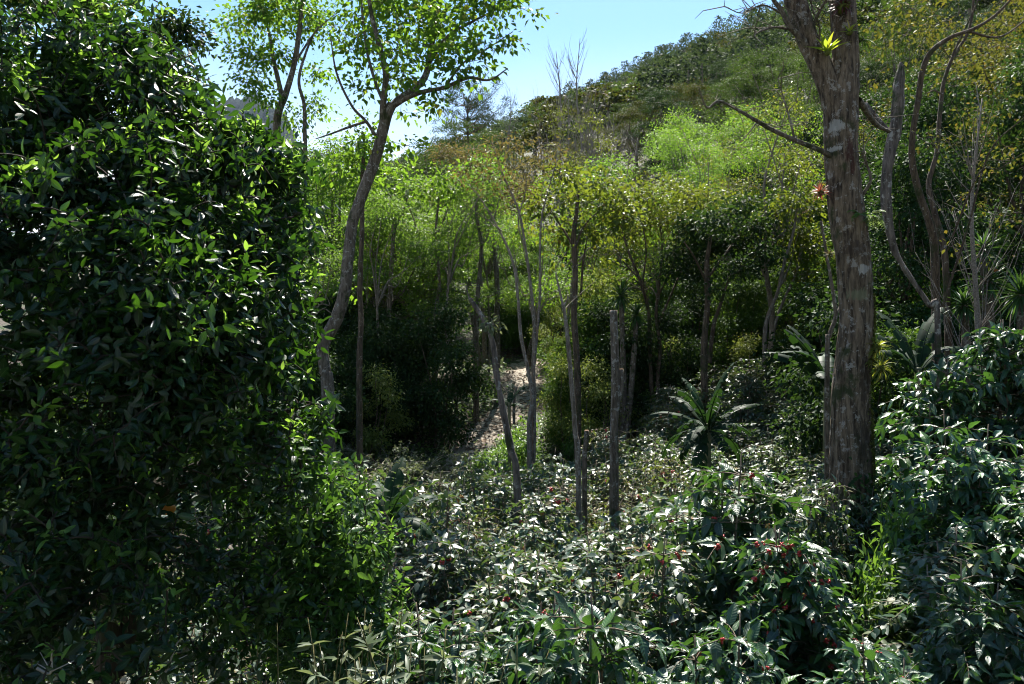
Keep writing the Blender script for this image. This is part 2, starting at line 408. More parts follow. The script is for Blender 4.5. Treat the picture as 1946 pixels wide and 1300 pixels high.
# ------------------------------------------------------------------ world, sun, camera
w = bpy.data.worlds.new('World'); scn.world = w; w.use_nodes = True
nt = w.node_tree; nt.nodes.clear()
SUN_EL, SUN_AZ = math.radians(57), math.radians(7)      # azimuth from +Y, clockwise
sky = nt.nodes.new('ShaderNodeTexSky'); sky.sky_type = 'NISHITA'; sky.sun_disc = False
sky.sun_elevation = SUN_EL; sky.sun_rotation = SUN_AZ; sky.altitude = 1500
sky.air_density = 1.0; sky.dust_density = .9; sky.ozone_density = 1.2
bg = nt.nodes.new('ShaderNodeBackground'); bg.inputs[1].default_value = .075
wo = nt.nodes.new('ShaderNodeOutputWorld')
tint = nt.nodes.new('ShaderNodeMix'); tint.data_type = 'RGBA'; tint.blend_type = 'MULTIPLY'; tint.inputs[0].default_value = 1.0; tint.inputs[7].default_value = (.78, .98, 1.05, 1)
nt.links.new(sky.outputs[0], tint.inputs[6]); tcw = nt.nodes.new('ShaderNodeTexCoord'); sxw = nt.nodes.new('ShaderNodeSeparateXYZ'); nt.links.new(tcw.outputs['Generated'], sxw.inputs[0])
cn = nt.nodes.new('ShaderNodeTexNoise'); cn.inputs['Scale'].default_value = 2.6; cn.inputs['Detail'].default_value = 5; cn.inputs['Roughness'].default_value = .45
cmap = nt.nodes.new('ShaderNodeMapping'); cmap.inputs['Scale'].default_value = (1, 1, 3.5); cmap.inputs['Location'].default_value = (.25, .1, 0); nt.links.new(tcw.outputs['Generated'], cmap.inputs[0]); nt.links.new(cmap.outputs[0], cn.inputs[0])
me_ = nt.nodes.new('ShaderNodeMapRange'); me_.interpolation_type = 'SMOOTHSTEP'; me_.inputs[1].default_value = .16; me_.inputs[2].default_value = .37; me_.inputs[3].default_value = 1.0; me_.inputs[4].default_value = 0.0; nt.links.new(sxw.outputs[2], me_.inputs[0])
mn_ = nt.nodes.new('ShaderNodeMapRange'); mn_.inputs[1].default_value = .3; mn_.inputs[2].default_value = .6; mn_.inputs[3].default_value = .55; mn_.inputs[4].default_value = 1.35; nt.links.new(cn.outputs[0], mn_.inputs[0])
mm_ = nt.nodes.new('ShaderNodeMath'); mm_.operation = 'MULTIPLY'; mm_.use_clamp = True; nt.links.new(me_.outputs[0], mm_.inputs[0]); nt.links.new(mn_.outputs[0], mm_.inputs[1])
cl_ = nt.nodes.new('ShaderNodeMix'); cl_.data_type = 'RGBA'; nt.links.new(mm_.outputs[0], cl_.inputs[0]); nt.links.new(tint.outputs[2], cl_.inputs[6]); cl_.inputs[7].default_value = (5.0, 5.2, 5.4, 1)   # thin low cloud
nt.links.new(cl_.outputs[2], bg.inputs[0]); nt.links.new(bg.outputs[0], wo.inputs[0])
sd = bpy.data.lights.new('sun', 'SUN'); sd.energy = 5.0; sd.angle = math.radians(.53); sd.color = (1, .95, .86)
so = bpy.data.objects.new('sun', sd); COL.objects.link(so)
sv = Vector((math.sin(SUN_AZ) * math.cos(SUN_EL), math.cos(SUN_AZ) * math.cos(SUN_EL), math.sin(SUN_EL)))
so.rotation_euler = sv.to_track_quat('Z', 'Y').to_euler(); so.location = (0, 0, 60)

cd = bpy.data.cameras.new('camera'); cam = bpy.data.objects.new('camera', cd); COL.objects.link(cam)
cd.sensor_width = 36; cd.lens = 36 * F / 1946; cd.clip_end = 9000; cd.clip_start = .05
cam.location = (0, 0, 0); cam.rotation_euler = (PI / 2, 0, 0)
scn.camera = cam
vs = scn.view_settings; vs.view_transform = 'Standard'; vs.look = 'None'; vs.gamma = 1; vs.exposure = 1.7; vs.use_curve_mapping = False
cy = scn.cycles
cy.max_bounces = 8; cy.diffuse_bounces = 4; cy.glossy_bounces = 2; cy.transmission_bounces = 4; cy.transparent_max_bounces = 4
cy.caustics_reflective = False; cy.caustics_refractive = False
cy.use_denoising = True
scn.cycles.filter_width = 1.0
try:
    cy.use_adaptive_sampling = True; cy.adaptive_threshold = .01
except Exception:
    pass

# ------------------------------------------------------------------ ground, path, far hills
mb = MB()
ys = np.concatenate([np.arange(-12, 36, .4), np.arange(36, 70, 1.0), np.arange(70, 700, 5.0)])
ts = np.linspace(-1, 1, 181)
G = np.stack(np.meshgrid(ys, ts, indexing='ij'), -1)
X = G[..., 1] * (22 + 1.0 * np.maximum(G[..., 0], 0)); Y_ = G[..., 0]
V = np.stack([X, Y_, H(X, Y_)], -1).reshape(-1, 3)
nc = len(ts); i = np.arange(len(ys) - 1)[:, None] * nc; j = np.arange(nc - 1)[None]
a, b, c, d = i + j, i + j + 1, i + nc + j + 1, i + nc + j
mb.add(V, np.concatenate([np.stack([a, b, c], -1).reshape(-1, 3), np.stack([a, c, d], -1).reshape(-1, 3)]))
gm, nt, out = mat('forest_floor'); L = nt.links
tc = N(nt, 'ShaderNodeTexCoord')
n1 = N(nt, 'ShaderNodeTexNoise', i_Scale=.6, i_Detail=10.0, i_Roughness=.7); L.new(tc.outputs['Object'], n1.inputs[0])
v1 = N(nt, 'ShaderNodeTexVoronoi', i_Scale=14.0); L.new(tc.outputs['Object'], v1.inputs[0])
r1 = ramp(nt, [(.3, (.022, .015, .009)), (.46, (.05, .036, .022)), (.54, (.03, .042, .012)), (.8, (.022, .045, .010))]); L.new(n1.outputs[0], r1.inputs[0])
hs = N(nt, 'ShaderNodeHueSaturation'); L.new(r1.outputs[0], hs.inputs['Color'])
sx = N(nt, 'ShaderNodeSeparateXYZ'); L.new(v1.outputs['Color'], sx.inputs[0])
mr = N(nt, 'ShaderNodeMapRange', i_3=.4, i_4=1.7); L.new(sx.outputs[0], mr.inputs[0]); L.new(mr.outputs[0], hs.inputs['Value'])
p = N(nt, 'ShaderNodeBsdfPrincipled', i_Roughness=.9); L.new(hs.outputs[0], p.inputs['Base Color'])
b_ = N(nt, 'ShaderNodeBump', i_Strength=.6, i_Distance=.05); L.new(v1.outputs['Distance'], b_.inputs['Height']); L.new(b_.outputs[0], p.inputs['Normal'])
L.new(p.outputs[0], out.inputs[0])
struct('ground', mb.mesh('ground', gm))

# dirt path
PATH = [(835, 19.4, .6), (880, 21, .75), (915, 23.5, .7), (965, 26, .65), (1005, 29, .9), (1040, 31.5, 1.3)]
pm, nt, out = mat('dirt_path'); L = nt.links
tc = N(nt, 'ShaderNodeTexCoord')
n1 = N(nt, 'ShaderNodeTexNoise', i_Scale=3.0, i_Detail=10.0, i_Roughness=.75); L.new(tc.outputs['Object'], n1.inputs[0])
r1 = ramp(nt, [(.3, (.16, .128, .095)), (.5, (.27, .23, .18)), (.7, (.38, .33, .265))]); L.new(n1.outputs[0], r1.inputs[0])
v1 = N(nt, 'ShaderNodeTexVoronoi', i_Scale=9.0); L.new(tc.outputs['Object'], v1.inputs[0])
sx = N(nt, 'ShaderNodeSeparateXYZ'); L.new(v1.outputs['Color'], sx.inputs[0])
rl = ramp(nt, [(.72, (0, 0, 0)), (.76, (1, 1, 1))]); L.new(sx.outputs[0], rl.inputs[0])
mx = N(nt, 'ShaderNodeMix', data_type='RGBA'); L.new(rl.outputs[0], mx.inputs[0]); L.new(r1.outputs[0], mx.inputs[6]); mx.inputs[7].default_value = (.09, .055, .03, 1)
p = N(nt, 'ShaderNodeBsdfPrincipled', i_Roughness=.9); L.new(mx.outputs[2], p.inputs['Base Color'])
b_ = N(nt, 'ShaderNodeBump', i_Strength=.7, i_Distance=.06); L.new(n1.outputs[0], b_.inputs['Height']); L.new(b_.outputs[0], p.inputs['Normal'])
L.new(p.outputs[0], out.inputs[0])
cl = catmull([[Y * (px - 973) / F, Y, w_] for px, Y, w_ in PATH], 14)
mb = MB(); rg = np.random.default_rng(3); nn = 9
tg = nrm(np.gradient(cl[:, :2], axis=0)); sd_ = np.stack([tg[:, 1], -tg[:, 0]], -1)
rows = []
for k, q in enumerate(cl):
    wl, wr = q[2] * (1 + .2 * math.sin(k * 1.1) + .1 * rg.normal()), q[2] * (1 + .2 * math.sin(k * .8 + 2) + .1 * rg.normal())
    u = np.linspace(-wl, wr, nn)
    xy = q[:2] + u[:, None] * sd_[k]
    e = np.abs(np.linspace(-1, 1, nn))
    rows.append(np.column_stack([xy, H(xy[:, 0], xy[:, 1]) + np.where(e > .95, -.05, .05 - .0 * e)]))
V = np.vstack(rows); i = np.arange(len(cl) - 1)[:, None] * nn; j = np.arange(nn - 1)[None]
a, b, c, d = i + j, i + j + 1, i + nn + j + 1, i + nn + j
mb.add(V, np.concatenate([np.stack([a, b, c], -1).reshape(-1, 3), np.stack([a, c, d], -1).reshape(-1, 3)]))
struct('path', mb.mesh('path', pm))

# distant mountains
mb = MB()
xs = np.concatenate([np.linspace(-4200, -1310, 50), np.linspace(-1300, 300, 330), np.linspace(310, 4200, 60)]); dy = np.linspace(0, 1, 30)
XX, DD = np.meshgrid(xs, dy)
def ridge_h(x):
    return (475 * np.exp(-((x + 655) / 300) ** 2) + 14 * np.sin(x * .031) + 9 * np.sin(x * .083 + 2) + 380 * np.exp(-((x + 2600) / 900) ** 2)
            + 500 * np.exp(-((x - 2600) / 1300) ** 2) + 120)
YY = 1500 + DD * 800 + 60 * np.sin(XX * .006)
rn = np.random.default_rng(8)
ZZ = ridge_h(XX) * np.sin(DD * PI / 2 * 1.0) ** 1.1 - 15 + 10 * np.sin(XX * .021 + DD * 9) * DD + 6 * np.sin(XX * .057 - DD * 13) * DD + rn.normal(0, 7, XX.shape) * DD
YY = np.where(DD > .6, YY - 0, YY)
V = np.stack([XX, YY - 750 * DD * (XX > -1e9) * 0.55, ZZ], -1).reshape(-1, 3)
nc = len(xs); i = np.arange(len(dy) - 1)[:, None] * nc; j = np.arange(nc - 1)[None]
a, b, c, d = i + j, i + j + 1, i + nc + j + 1, i + nc + j
mb.add(V, np.concatenate([np.stack([a, b, c], -1).reshape(-1, 3), np.stack([a, c, d], -1).reshape(-1, 3)]))
hm = plain_mat('wooded_mountain', (.004, .008, .009), (.012, .018, .016), .03, .95, .02, 1.0)  # blue of the distant air put into the slope colour
struct('hills', mb.mesh('hills', hm))

# ------------------------------------------------------------------ species meshes (shared by the copies)
LO = T_lo(); LO_W = T_lo(.3, .2, .12); MID = T_mid(); MID_W = T_mid(.26, .25, .12); MID_N = T_mid(.13, .3, .2)


def make_species(seed, h, tr, fork, blobs, nt_, lp, leafL, rc, tm, lmat, bmat, droop=.3, flat=.5, zs=.6, lean=.3, shell=.5, stems=1, bottom=.4, up=.2):
    rng = np.random.default_rng(seed)
    bk, cr = MB(), MB(); NP, NR = [], []
    blobs = [(np.asarray(c, float), np.broadcast_to(np.asarray(r, float), (3,))) for c, r in blobs]
    tops = []
    for s in range(stems):
        az = rng.uniform(0, 6.28); ln = lean * (.4 if stems == 1 else 1)
        f = np.array([math.cos(az) * ln, math.sin(az) * ln, fork * h * rng.uniform(.85, 1.1)])
        b0 = np.array([math.cos(az) * .12, math.sin(az) * .12, -.4]) * (0 if stems == 1 else 1) + np.array([0, 0, -.3])
        mids = [b0 + (f - b0) * t + np.append(rng.normal(0, .05 * h * .3, 2), 0) for t in (.33, .66)]
        P, R = limb(bk, [b0] + mids + [f], [tr * 1.25, tr, tr * .9, tr * .75], 5, 8, bump=.12)
        NP.append(P[6:]); NR.append(R[6:]); tops.append(f)
    for c, r in blobs:
        f = min(tops, key=lambda t: np.linalg.norm((t - c)[:2]))
        mid = f + (c - f) * .5 + rng.normal(0, .06 * h * .5, 3); 
        P, R = limb(bk, [f - [0, 0, .15 * h * .2], f + (mid - f) * .5 + [0, 0, .02 * h], mid, c], [tr * .62, tr * .5, tr * .38, tr * .14], 4, 6)
        NP.append(P[2:]); NR.append(R[2:])
    tg = blob_targets(blobs, nt_, rng, shell, bottom)
    tan = attach(bk, np.vstack(NP), np.concatenate(NR), tg, .007 * h / 7, 3, 3, up, rng, rmax=.03 * h / 7)
    clump(cr, tm, tg, tan, lp, rc, leafL, rng, droop, flat, zs)
    return bk.mesh('trunk', bmat), cr.mesh('crown', lmat)


def umbrella_blobs(rng, h, R, n, flat=.28, lo=.68):
    o = []
    for k in range(n):
        a = k * 2.4 + rng.uniform(-.4, .4); r = R * math.sqrt((k + .4) / n) * .8
        o.append(((math.cos(a) * r, math.sin(a) * r, h * (rng.uniform(lo, .92) - .1 * (r / R) ** 2)), (R * .3, R * .3, R * flat * .6 * rng.uniform(.7, 1.2))))
    return o


def round_blobs(rng, h, R, n, lo=.4):
    o = []
    for k in range(n):
        a = k * 2.4 + rng.uniform(-.5, .5); z = lo + (1 - lo) * (k + .5) / n
        r = R * .62 * math.sin(PI * min(.97, (z - lo) / (1 - lo) * .85 + .12)) * rng.uniform(.6, 1.1)
        q = R * rng.uniform(.24, .36)
        o.append(((math.cos(a) * r, math.sin(a) * r, h * z - q * .3), (q, q, q * .75)))
    return o


SP = {}
for k in range(3):
    r_ = np.random.default_rng(100 + k)
    SP['feather', k] = make_species(200 + k, 8.5, .11, .5, umbrella_blobs(r_, 8.5, 3.0, 15, .26, .45), 240, 56, .09, .2, LO_W, M['feather'], M['bark_grey'], .35, .45, .45)
    SP['olive', k] = make_species(220 + k, 8, .11, .42, umbrella_blobs(r_, 8, 2.7, 13, .34, .5), 240, 42, .09, .2, LO_W, M['olive'], M['bark_grey'], .3, .55, .6, stems=2)
    SP['dark', k] = make_species(240 + k, 7.5, .1, .35, round_blobs(r_, 7.5, 2.5, 16, .3), 300, 62, .1, .2, LO_W, M['dark'], M['bark_brown'], .5, .6, .8)
    SP['green', k] = make_species(260 + k, 9, .12, .45, round_blobs(r_, 9, 2.7, 15, .4), 250, 40, .1, .21, LO_W, M['green'], M['bark_grey'], .5, .6, .7)
    SP['under', k] = make_species(280 + k, 4, .05, .2, round_blobs(r_, 4, 1.7, 9, .15), 230, 50, .1, .2, LO_W, M['dark'], M['bark_brown'], .6, .6, .8, stems=3, lean=.3)
for k in range(3):
    r_ = np.random.default_rng(400 + k)
    for nm_, h_, bl_, bk_ in (('feather', 8.5, umbrella_blobs(r_, 8.5, 3.2, 16, .22, .35), 'bark_grey'), ('olive', 8, umbrella_blobs(r_, 8, 2.9, 14, .3, .35), 'bark_grey'),
                              ('dark', 7.5, round_blobs(r_, 7.5, 2.7, 16, .25), 'bark_brown'), ('green', 8.5, round_blobs(r_, 8.5, 3.1, 17, .28), 'bark_grey')):
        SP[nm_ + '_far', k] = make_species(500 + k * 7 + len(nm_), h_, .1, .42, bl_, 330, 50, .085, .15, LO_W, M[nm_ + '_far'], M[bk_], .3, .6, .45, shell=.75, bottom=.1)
for k in (3, 4):
    r_ = np.random.default_rng(100 + k)
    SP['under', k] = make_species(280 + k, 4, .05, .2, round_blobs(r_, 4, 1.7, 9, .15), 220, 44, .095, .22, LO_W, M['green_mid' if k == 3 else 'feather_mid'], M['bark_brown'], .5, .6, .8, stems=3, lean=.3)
for k in range(2):
    r_ = np.random.default_rng(120 + k)
    SP['sparse', k] = make_species(300 + k, 10, .1, .5, round_blobs(r_, 10, 2.2, 8, .5), 180, 14, .09, .2, LO_W, M['olive'], M['bark_pale'], .5, .6, .7, lean=.6)
    SP['slim', k] = make_species(350 + k, 9, .055, .62, [((rng_x[0], rng_x[1], 9 * rng_x[2]), (.8, .8, .5)) for rng_x in np.random.default_rng(9 + k).uniform([-1.4, -1.4, .66], [1.4, 1.4, 1.0], (7, 3))], 150, 26, .08, .22, LO_W, M['feather'] if k else M['green'], M['bark_pale'], .4, .6, .6, lean=.7)
    SP['orange', k] = make_species(310 + k, 9, .1, .4, umbrella_blobs(r_, 9, 3.2, 8, .4, .5), 230, 16, .13, .22, LO_W, M['orange'], M['bark_brown'], .5, .6, .6, lean=.6)
    SP['rust', k] = make_species(320 + k, 9, .09, .4, umbrella_blobs(r_, 9, 2.4, 7, .3, .62), 210, 36, .085, .2, LO_W, M['rust'], M['bark_pale'], .2, .6, .6, stems=2, lean=.7)
    SP['yellow', k] = make_species(330 + k, 4, .05, .25, round_blobs(r_, 4, 1.5, 7, .25), 170, 26, .11, .2, LO, M['yellowgreen'], M['bark_brown'], .4, .6, .7, stems=3)
    SP['herb', k] = make_species(340 + k, 1.2, .015, .2, round_blobs(r_, 1.2, .7, 6, .1), 110, 16, .08, .09, LO, M['herb'], M['twig_green'], .3, .5, .7, stems=4, lean=.2)


def bare_species(seed, h, R, n, leafy=0, mat_b='twig_grey'):
    """slender leafless tree: one leader, ascending fine twigs"""
    rng = np.random.default_rng(seed); bk = MB(); NP = []; NR = []
    pts = [np.array([rng.normal(0, .012 * h), rng.normal(0, .012 * h), z * h]) if z > 0 else np.array([0, 0, -.5]) for z in (0, .25, .5, .75, 1)]
    P, R_ = limb(bk, pts, [.011 * h, .0095 * h, .007 * h, .0045 * h, .0015 * h], 8, 7)
    for k in range(n):
        t = rng.uniform(.28, .97); b = P[int(t * (len(P) - 1))]
        L = R * (1.15 - t) * rng.uniform(.6, 1.3) + .05 * h; az = rng.uniform(0, 6.28)
        d = np.array([math.cos(az), math.sin(az), rng.uniform(.8, 2.0)]); d /= np.linalg.norm(d)
        p1 = b + d * L * .45; p2 = b + d * L + np.array([0, 0, L * .18])
        Q, qr = limb(bk, [b, p1, p2], [.0016 * h, .0011 * h, .0005 * h], 3, 4)
        for s in range(5):
            q = Q[rng.integers(2, len(Q))]; e = q + nrm(d + rng.normal(0, .5, 3) + [0, 0, .5]) * L * rng.uniform(.2, .5)
            tube(bk, [q, (q + e) / 2 + rng.normal(0, .02 * L, 3), e], [.0007 * h, .0005 * h, .0003 * h], 3, cap=False)
    return bk


SP['bare', 0] = (bare_species(400, 14, 3.0, 40).mesh('trunk', M['twig_grey']), None)
SP['bare', 1] = (bare_species(401, 14, 3.6, 44).mesh('trunk', M['twig_grey']), None)


def pine_species(seed, h, R):
    rng = np.random.default_rng(seed); bk, cr = MB(), MB()
    P, R_ = limb(bk, [[0, 0, -.5], [.1, 0, h * .4], [0, .1, h * .8], [0, 0, h]], [.016 * h, .012 * h, .007 * h, .002 * h], 6, 7)
    ends = []
    for k in range(34):
        t = rng.uniform(.42, .98); b = P[int(t * (len(P) - 1))]
        L = R * math.sin(PI * (1.02 - t) ** .75) ** .6 * rng.uniform(.5, 1.1); az = rng.uniform(0, 6.28)
        d = np.array([math.cos(az), math.sin(az), rng.uniform(.1, .7)])
        Q, qr = limb(bk, [b, b + d * L * .5 - [0, 0, .03 * L], b + d * L + [0, 0, .12 * L]], [.005 * h, .003 * h, .001 * h], 4, 4)
        for s in range(5):
            ends.append(Q[rng.integers(4, len(Q))] + rng.normal(0, .1 * L, 3) * [1, 1, .5])
    ends = np.array(ends); q_ = 60; n = len(ends) * q_
    D = nrm(rng.normal(0, 1, (n, 3)) + [0, 0, .6])
    leaves(cr, T_lo(.08, .2, .05), np.repeat(ends, q_, 0) + D * rng.uniform(0, .034 * h, (n, 1)), D, rng.normal(0, 1, (n, 3)), h * .022 * rng.uniform(.7, 1.3, n))
    return bk.mesh('trunk', M['bark_brown']), cr.mesh('crown', M['pine'])


SP['pine', 0] = pine_species(410, 12, 4.4); SP['pine', 1] = pine_species(411, 12, 3.8)


def place(sp, k, loc, label, name, cat='tree', rz=0.0, s=1.0, group=None, tilt=(0, 0)):
    o = thing(name, label, cat, loc, rz, group, s, tilt)
    tr, cr = SP[sp, k]
    part('trunk' if sp not in ('herb', 'yellow', 'under') else 'stem', tr, o)
    if cr: part('crown' if sp not in ('herb', 'yellow', 'under') else 'foliage', cr, o)
    return o


# ------------------------------------------------------------------ hillside forest: far mass of trees as one stuff object
rng = np.random.default_rng(55)
mb = MB(); TRI = (np.array([[-.5, 0, 0], [.5, 0, .12], [0, .95, -.1]]), np.array([[0, 1, 2]]), np.zeros((3, 2)))
far = []
def far_crown(loc, h, R, kind, n, m):
    if kind == 'cone':
        t = rng.random(n) ** .7; az = rng.uniform(0, 6.28, n); r = R * np.sin(PI * np.clip(1 - t, 0, 1) ** .8) ** .7 * np.sqrt(rng.uniform(.2, 1, n)) * (.75 + .4 * np.sin(az * 3 + t * 9))
        P = np.stack([np.cos(az) * r, np.sin(az) * r, h * (.2 + .8 * t)], -1)
    else:
        nb = 6; bc = np.stack([rng.normal(0, .42 * R, nb), rng.normal(0, .42 * R, nb), h * rng.uniform(.5, .88, nb)], -1)
        br = R * rng.uniform(.35, .6, nb); ix = rng.integers(0, nb, n)
        d = nrm(rng.normal(0, 1, (n, 3))); d[:, 2] = np.abs(d[:, 2]) * .8 - .2
        P = bc[ix] + d * br[ix][:, None] * np.array([1, 1, .6]) * rng.uniform(.6, 1.05, n)[:, None]
    D = nrm(rng.normal(0, 1, (n, 3))); Nn = rng.normal(0, .6, (n, 3)) + [0, -.2, 1]
    leaves(mb, TRI, P + loc, D, Nn, (.2 if kind == 'cone' else .19) * R / 2.2 * rng.uniform(.7, 1.4, n), m)
    tube(mb, [loc + [0, 0, -.5], loc + [0, 0, h * .75]], [.022 * h, .01 * h], 4, 4, cap=False)
cnt = 0
while cnt < 1400:
    Y = 88 + 260 * rng.random() ** .85; px = rng.uniform(480, 2080)
    x = Y * (px - 973) / F; z = float(H(x, Y))
    q = mnoise.noise(Vector((x * .02, Y * .02, 3.0)))
    hi = Y > 215 + 40 * q
    u = rng.random()
    if hi or q > .3:
        kind, m = ('cone', 0) if u < .62 else ('r', int(rng.choice([0, 0, 1, 1, 5])))
    else:
        kind, m = 'r', int(rng.choice([1, 2, 0, 3, 1, 0]))
    h = rng.uniform(7, 13) * (1.15 if kind == 'cone' else .95); R = h * (.3 if kind == 'cone' else rng.uniform(.34, .5))
    if px < 1000: h *= .7; R *= .7
    far_crown(np.array([x, Y, z]), h, R, kind, 950 if Y < 170 else 640, m); cnt += 1
M['far_pine'] = M['pine']
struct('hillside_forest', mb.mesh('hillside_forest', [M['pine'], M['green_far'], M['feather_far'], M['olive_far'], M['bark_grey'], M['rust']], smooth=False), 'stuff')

# trees along the ridge, each one told apart against the sky
rng = np.random.default_rng(66)
for k in range(78):
    px = 985 + k * 7.3 + rng.uniform(-7, 7); Y = rng.uniform(285, 312)
    g = ground(px, Y); con = rng.random() < .65
    o = place('pine' if con else 'green', int(rng.integers(0, 2)), g, 'dark conifer standing on the skyline of the ridge' if con else 'round leafy tree standing on the skyline of the ridge',
              'pine_tree' if con else 'leafy_tree', 'tree', rng.uniform(0, 6), rng.uniform(.45, .9) * (1.0 if con else .8) * (1 if px > 1150 else .65), 'dark conifers on the ridge' if con else 'leafy trees on the ridge')

# ------------------------------------------------------------------ middle forest: individual trees
rng = np.random.default_rng(77)
NAMES = {'feather': 'feathery_tree', 'olive': 'olive_tree_crown', 'dark': 'evergreen_tree', 'green': 'leafy_tree', 'sparse': 'sparse_tree', 'orange': 'turning_tree', 'rust': 'rusty_tree'}
NAMES['olive'] = 'shade_tree'; NAMES['slim'] = 'slender_tree'
DESC = {'slim': 'slender bare stemmed tree with light airy crown', 'feather': 'feathery light green shade tree', 'olive': 'olive green shade tree with spreading crown', 'dark': 'dense dark evergreen tree', 'green': 'mid green leafy tree',
        'sparse': 'thin pale trunked tree with few leaves', 'orange': 'tree with yellow and orange turning leaves', 'rust': 'tree with rusty brown tips'}
used = []
def ok(x, y, d):
    for a, b in used:
        if (a - x) ** 2 + (b - y) ** 2 < d * d: return False
    return True
ZONES = [  # px range, Y range, count, species weights, phrase
    (560, 900, 24.5, 34, 9, ['feather', 'feather', 'green', 'feather', 'sparse'], 'behind the dark thicket left of the path'),
    (560, 980, 36, 62, 11, ['feather', 'green', 'dark', 'olive', 'dark'], 'on the slope above the left thicket'),
    (940, 1260, 32, 42, 3, ['sparse', 'feather', 'olive', 'rust', 'green'], 'at the far end of the dirt path'),
    (960, 1300, 44, 80, 9, ['sparse', 'olive', 'dark', 'dark', 'feather'], 'on the slope below the bare poplars'),
    (1200, 1560, 26, 42, 5, ['olive', 'dark', 'green', 'olive', 'feather'], 'behind the banana plants'),
    (1250, 1620, 46, 84, 15, ['feather', 'dark', 'olive', 'dark', 'green'], 'on the hillside left of the big trunk'),
    (1640, 2050, 17, 34, 18, ['dark', 'dark', 'dark', 'orange', 'dark'], 'on the shaded slope right of the big trunk'),  # dark species here and in the next row stand in for slope shade
    (1640, 2100, 36, 75, 20, ['dark', 'dark', 'dark', 'dark', 'green'], 'high on the right hand slope'),
    (885, 1560, 21, 33, 16, ['sparse', 'sparse', 'slim', 'slim', 'slim'], 'in the open wood behind the cut stumps'),
    (600, 900, 21.5, 30, 12, ['slim', 'sparse', 'slim', 'slim', 'slim'], 'among the trunks of the left thicket'),
    (300, 600, 26, 50, 10, ['feather', 'green', 'dark'], 'glimpsed behind the big citrus tree'),
]
sp_block = lambda l: 'slim' not in l
for (x0, x1, y0, y1, n, sps, ph) in ZONES:
    t = 0; c = 0
    while c < n and t < 900:
        t += 1
        px = rng.uniform(x0, x1); Y = rng.uniform(y0, y1); g = ground(px, Y)
        if not ok(g[0], g[1], 1.5 + Y * .02): continue
        if Y < 34 and abs(px - np.interp(Y, [19.4, 21, 23.5, 26, 29, 32, 36], [835, 880, 915, 965, 1005, 1030, 1040])) < 45: continue
        if sp_block(sps) and Y < 34 and 840 < px < 1070: continue
        used.append((g[0], g[1])); sp = sps[int(rng.integers(0, len(sps)))]
        kk = int(rng.integers(0, 3 if sp in ('feather', 'olive', 'dark', 'green') else 2))
        lim = (1.0 if x1 > 1600 else min(1.0, .78 + .004 * Y)) * (1.05 if Y > 44 else 1)
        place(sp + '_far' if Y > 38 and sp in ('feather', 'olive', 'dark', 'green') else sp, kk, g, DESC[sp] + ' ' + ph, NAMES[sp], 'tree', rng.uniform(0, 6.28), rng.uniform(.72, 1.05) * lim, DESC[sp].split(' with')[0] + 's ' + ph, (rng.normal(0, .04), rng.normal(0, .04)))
        c += 1

# understorey bushes: dark leaves deepen canopy shade, greener ones imitate sunlit patches
UZ = [(600, 940, 22.5, 31, 40, 'in the dark thicket left of the dirt path'), (1060, 1560, 22, 34, 44, 'under the trees behind the banana plants'),
      (1560, 2050, 13, 26, 40, 'on the shaded bank right of the big trunk'), (620, 1620, 34, 75, 70, 'on the wooded slope beyond the path'), (300, 640, 18, 30, 14, 'behind the big citrus tree'), (-250, 560, 9.5, 17, 34, 'in the shade behind the big citrus tree'), (1680, 2150, 26, 50, 30, 'high on the shaded right hand slope'), (925, 1090, 32.2, 37, 11, 'closing the far end of the path')]
for (x0, x1, y0, y1, n, ph) in UZ:
    for c in range(n):
        px = rng.uniform(x0, x1); Y = rng.uniform(y0, y1)
        if 830 < px < 1075 and Y < 32: continue
        g = ground(px, Y)
        gr = rng.random() < (.8 if 'beyond' in ph or 'banana' in ph or 'closing' in ph else .3)  # lighter leaf share set by how sunlit each zone should look
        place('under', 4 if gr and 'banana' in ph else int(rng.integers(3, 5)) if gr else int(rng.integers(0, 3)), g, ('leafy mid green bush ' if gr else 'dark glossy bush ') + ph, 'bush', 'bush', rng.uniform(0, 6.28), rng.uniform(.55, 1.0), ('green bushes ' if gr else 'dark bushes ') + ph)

# ------------------------------------------------------------------ coffee shrubs
HI = T_hi(.22, .25, .12, .16, 9, 7.0); HI_B = T_hi(.24, .4, .5, .2, 9, 6.0); HI_MID = T_hi(.21, .28, .28, .12, 6, 4.0)


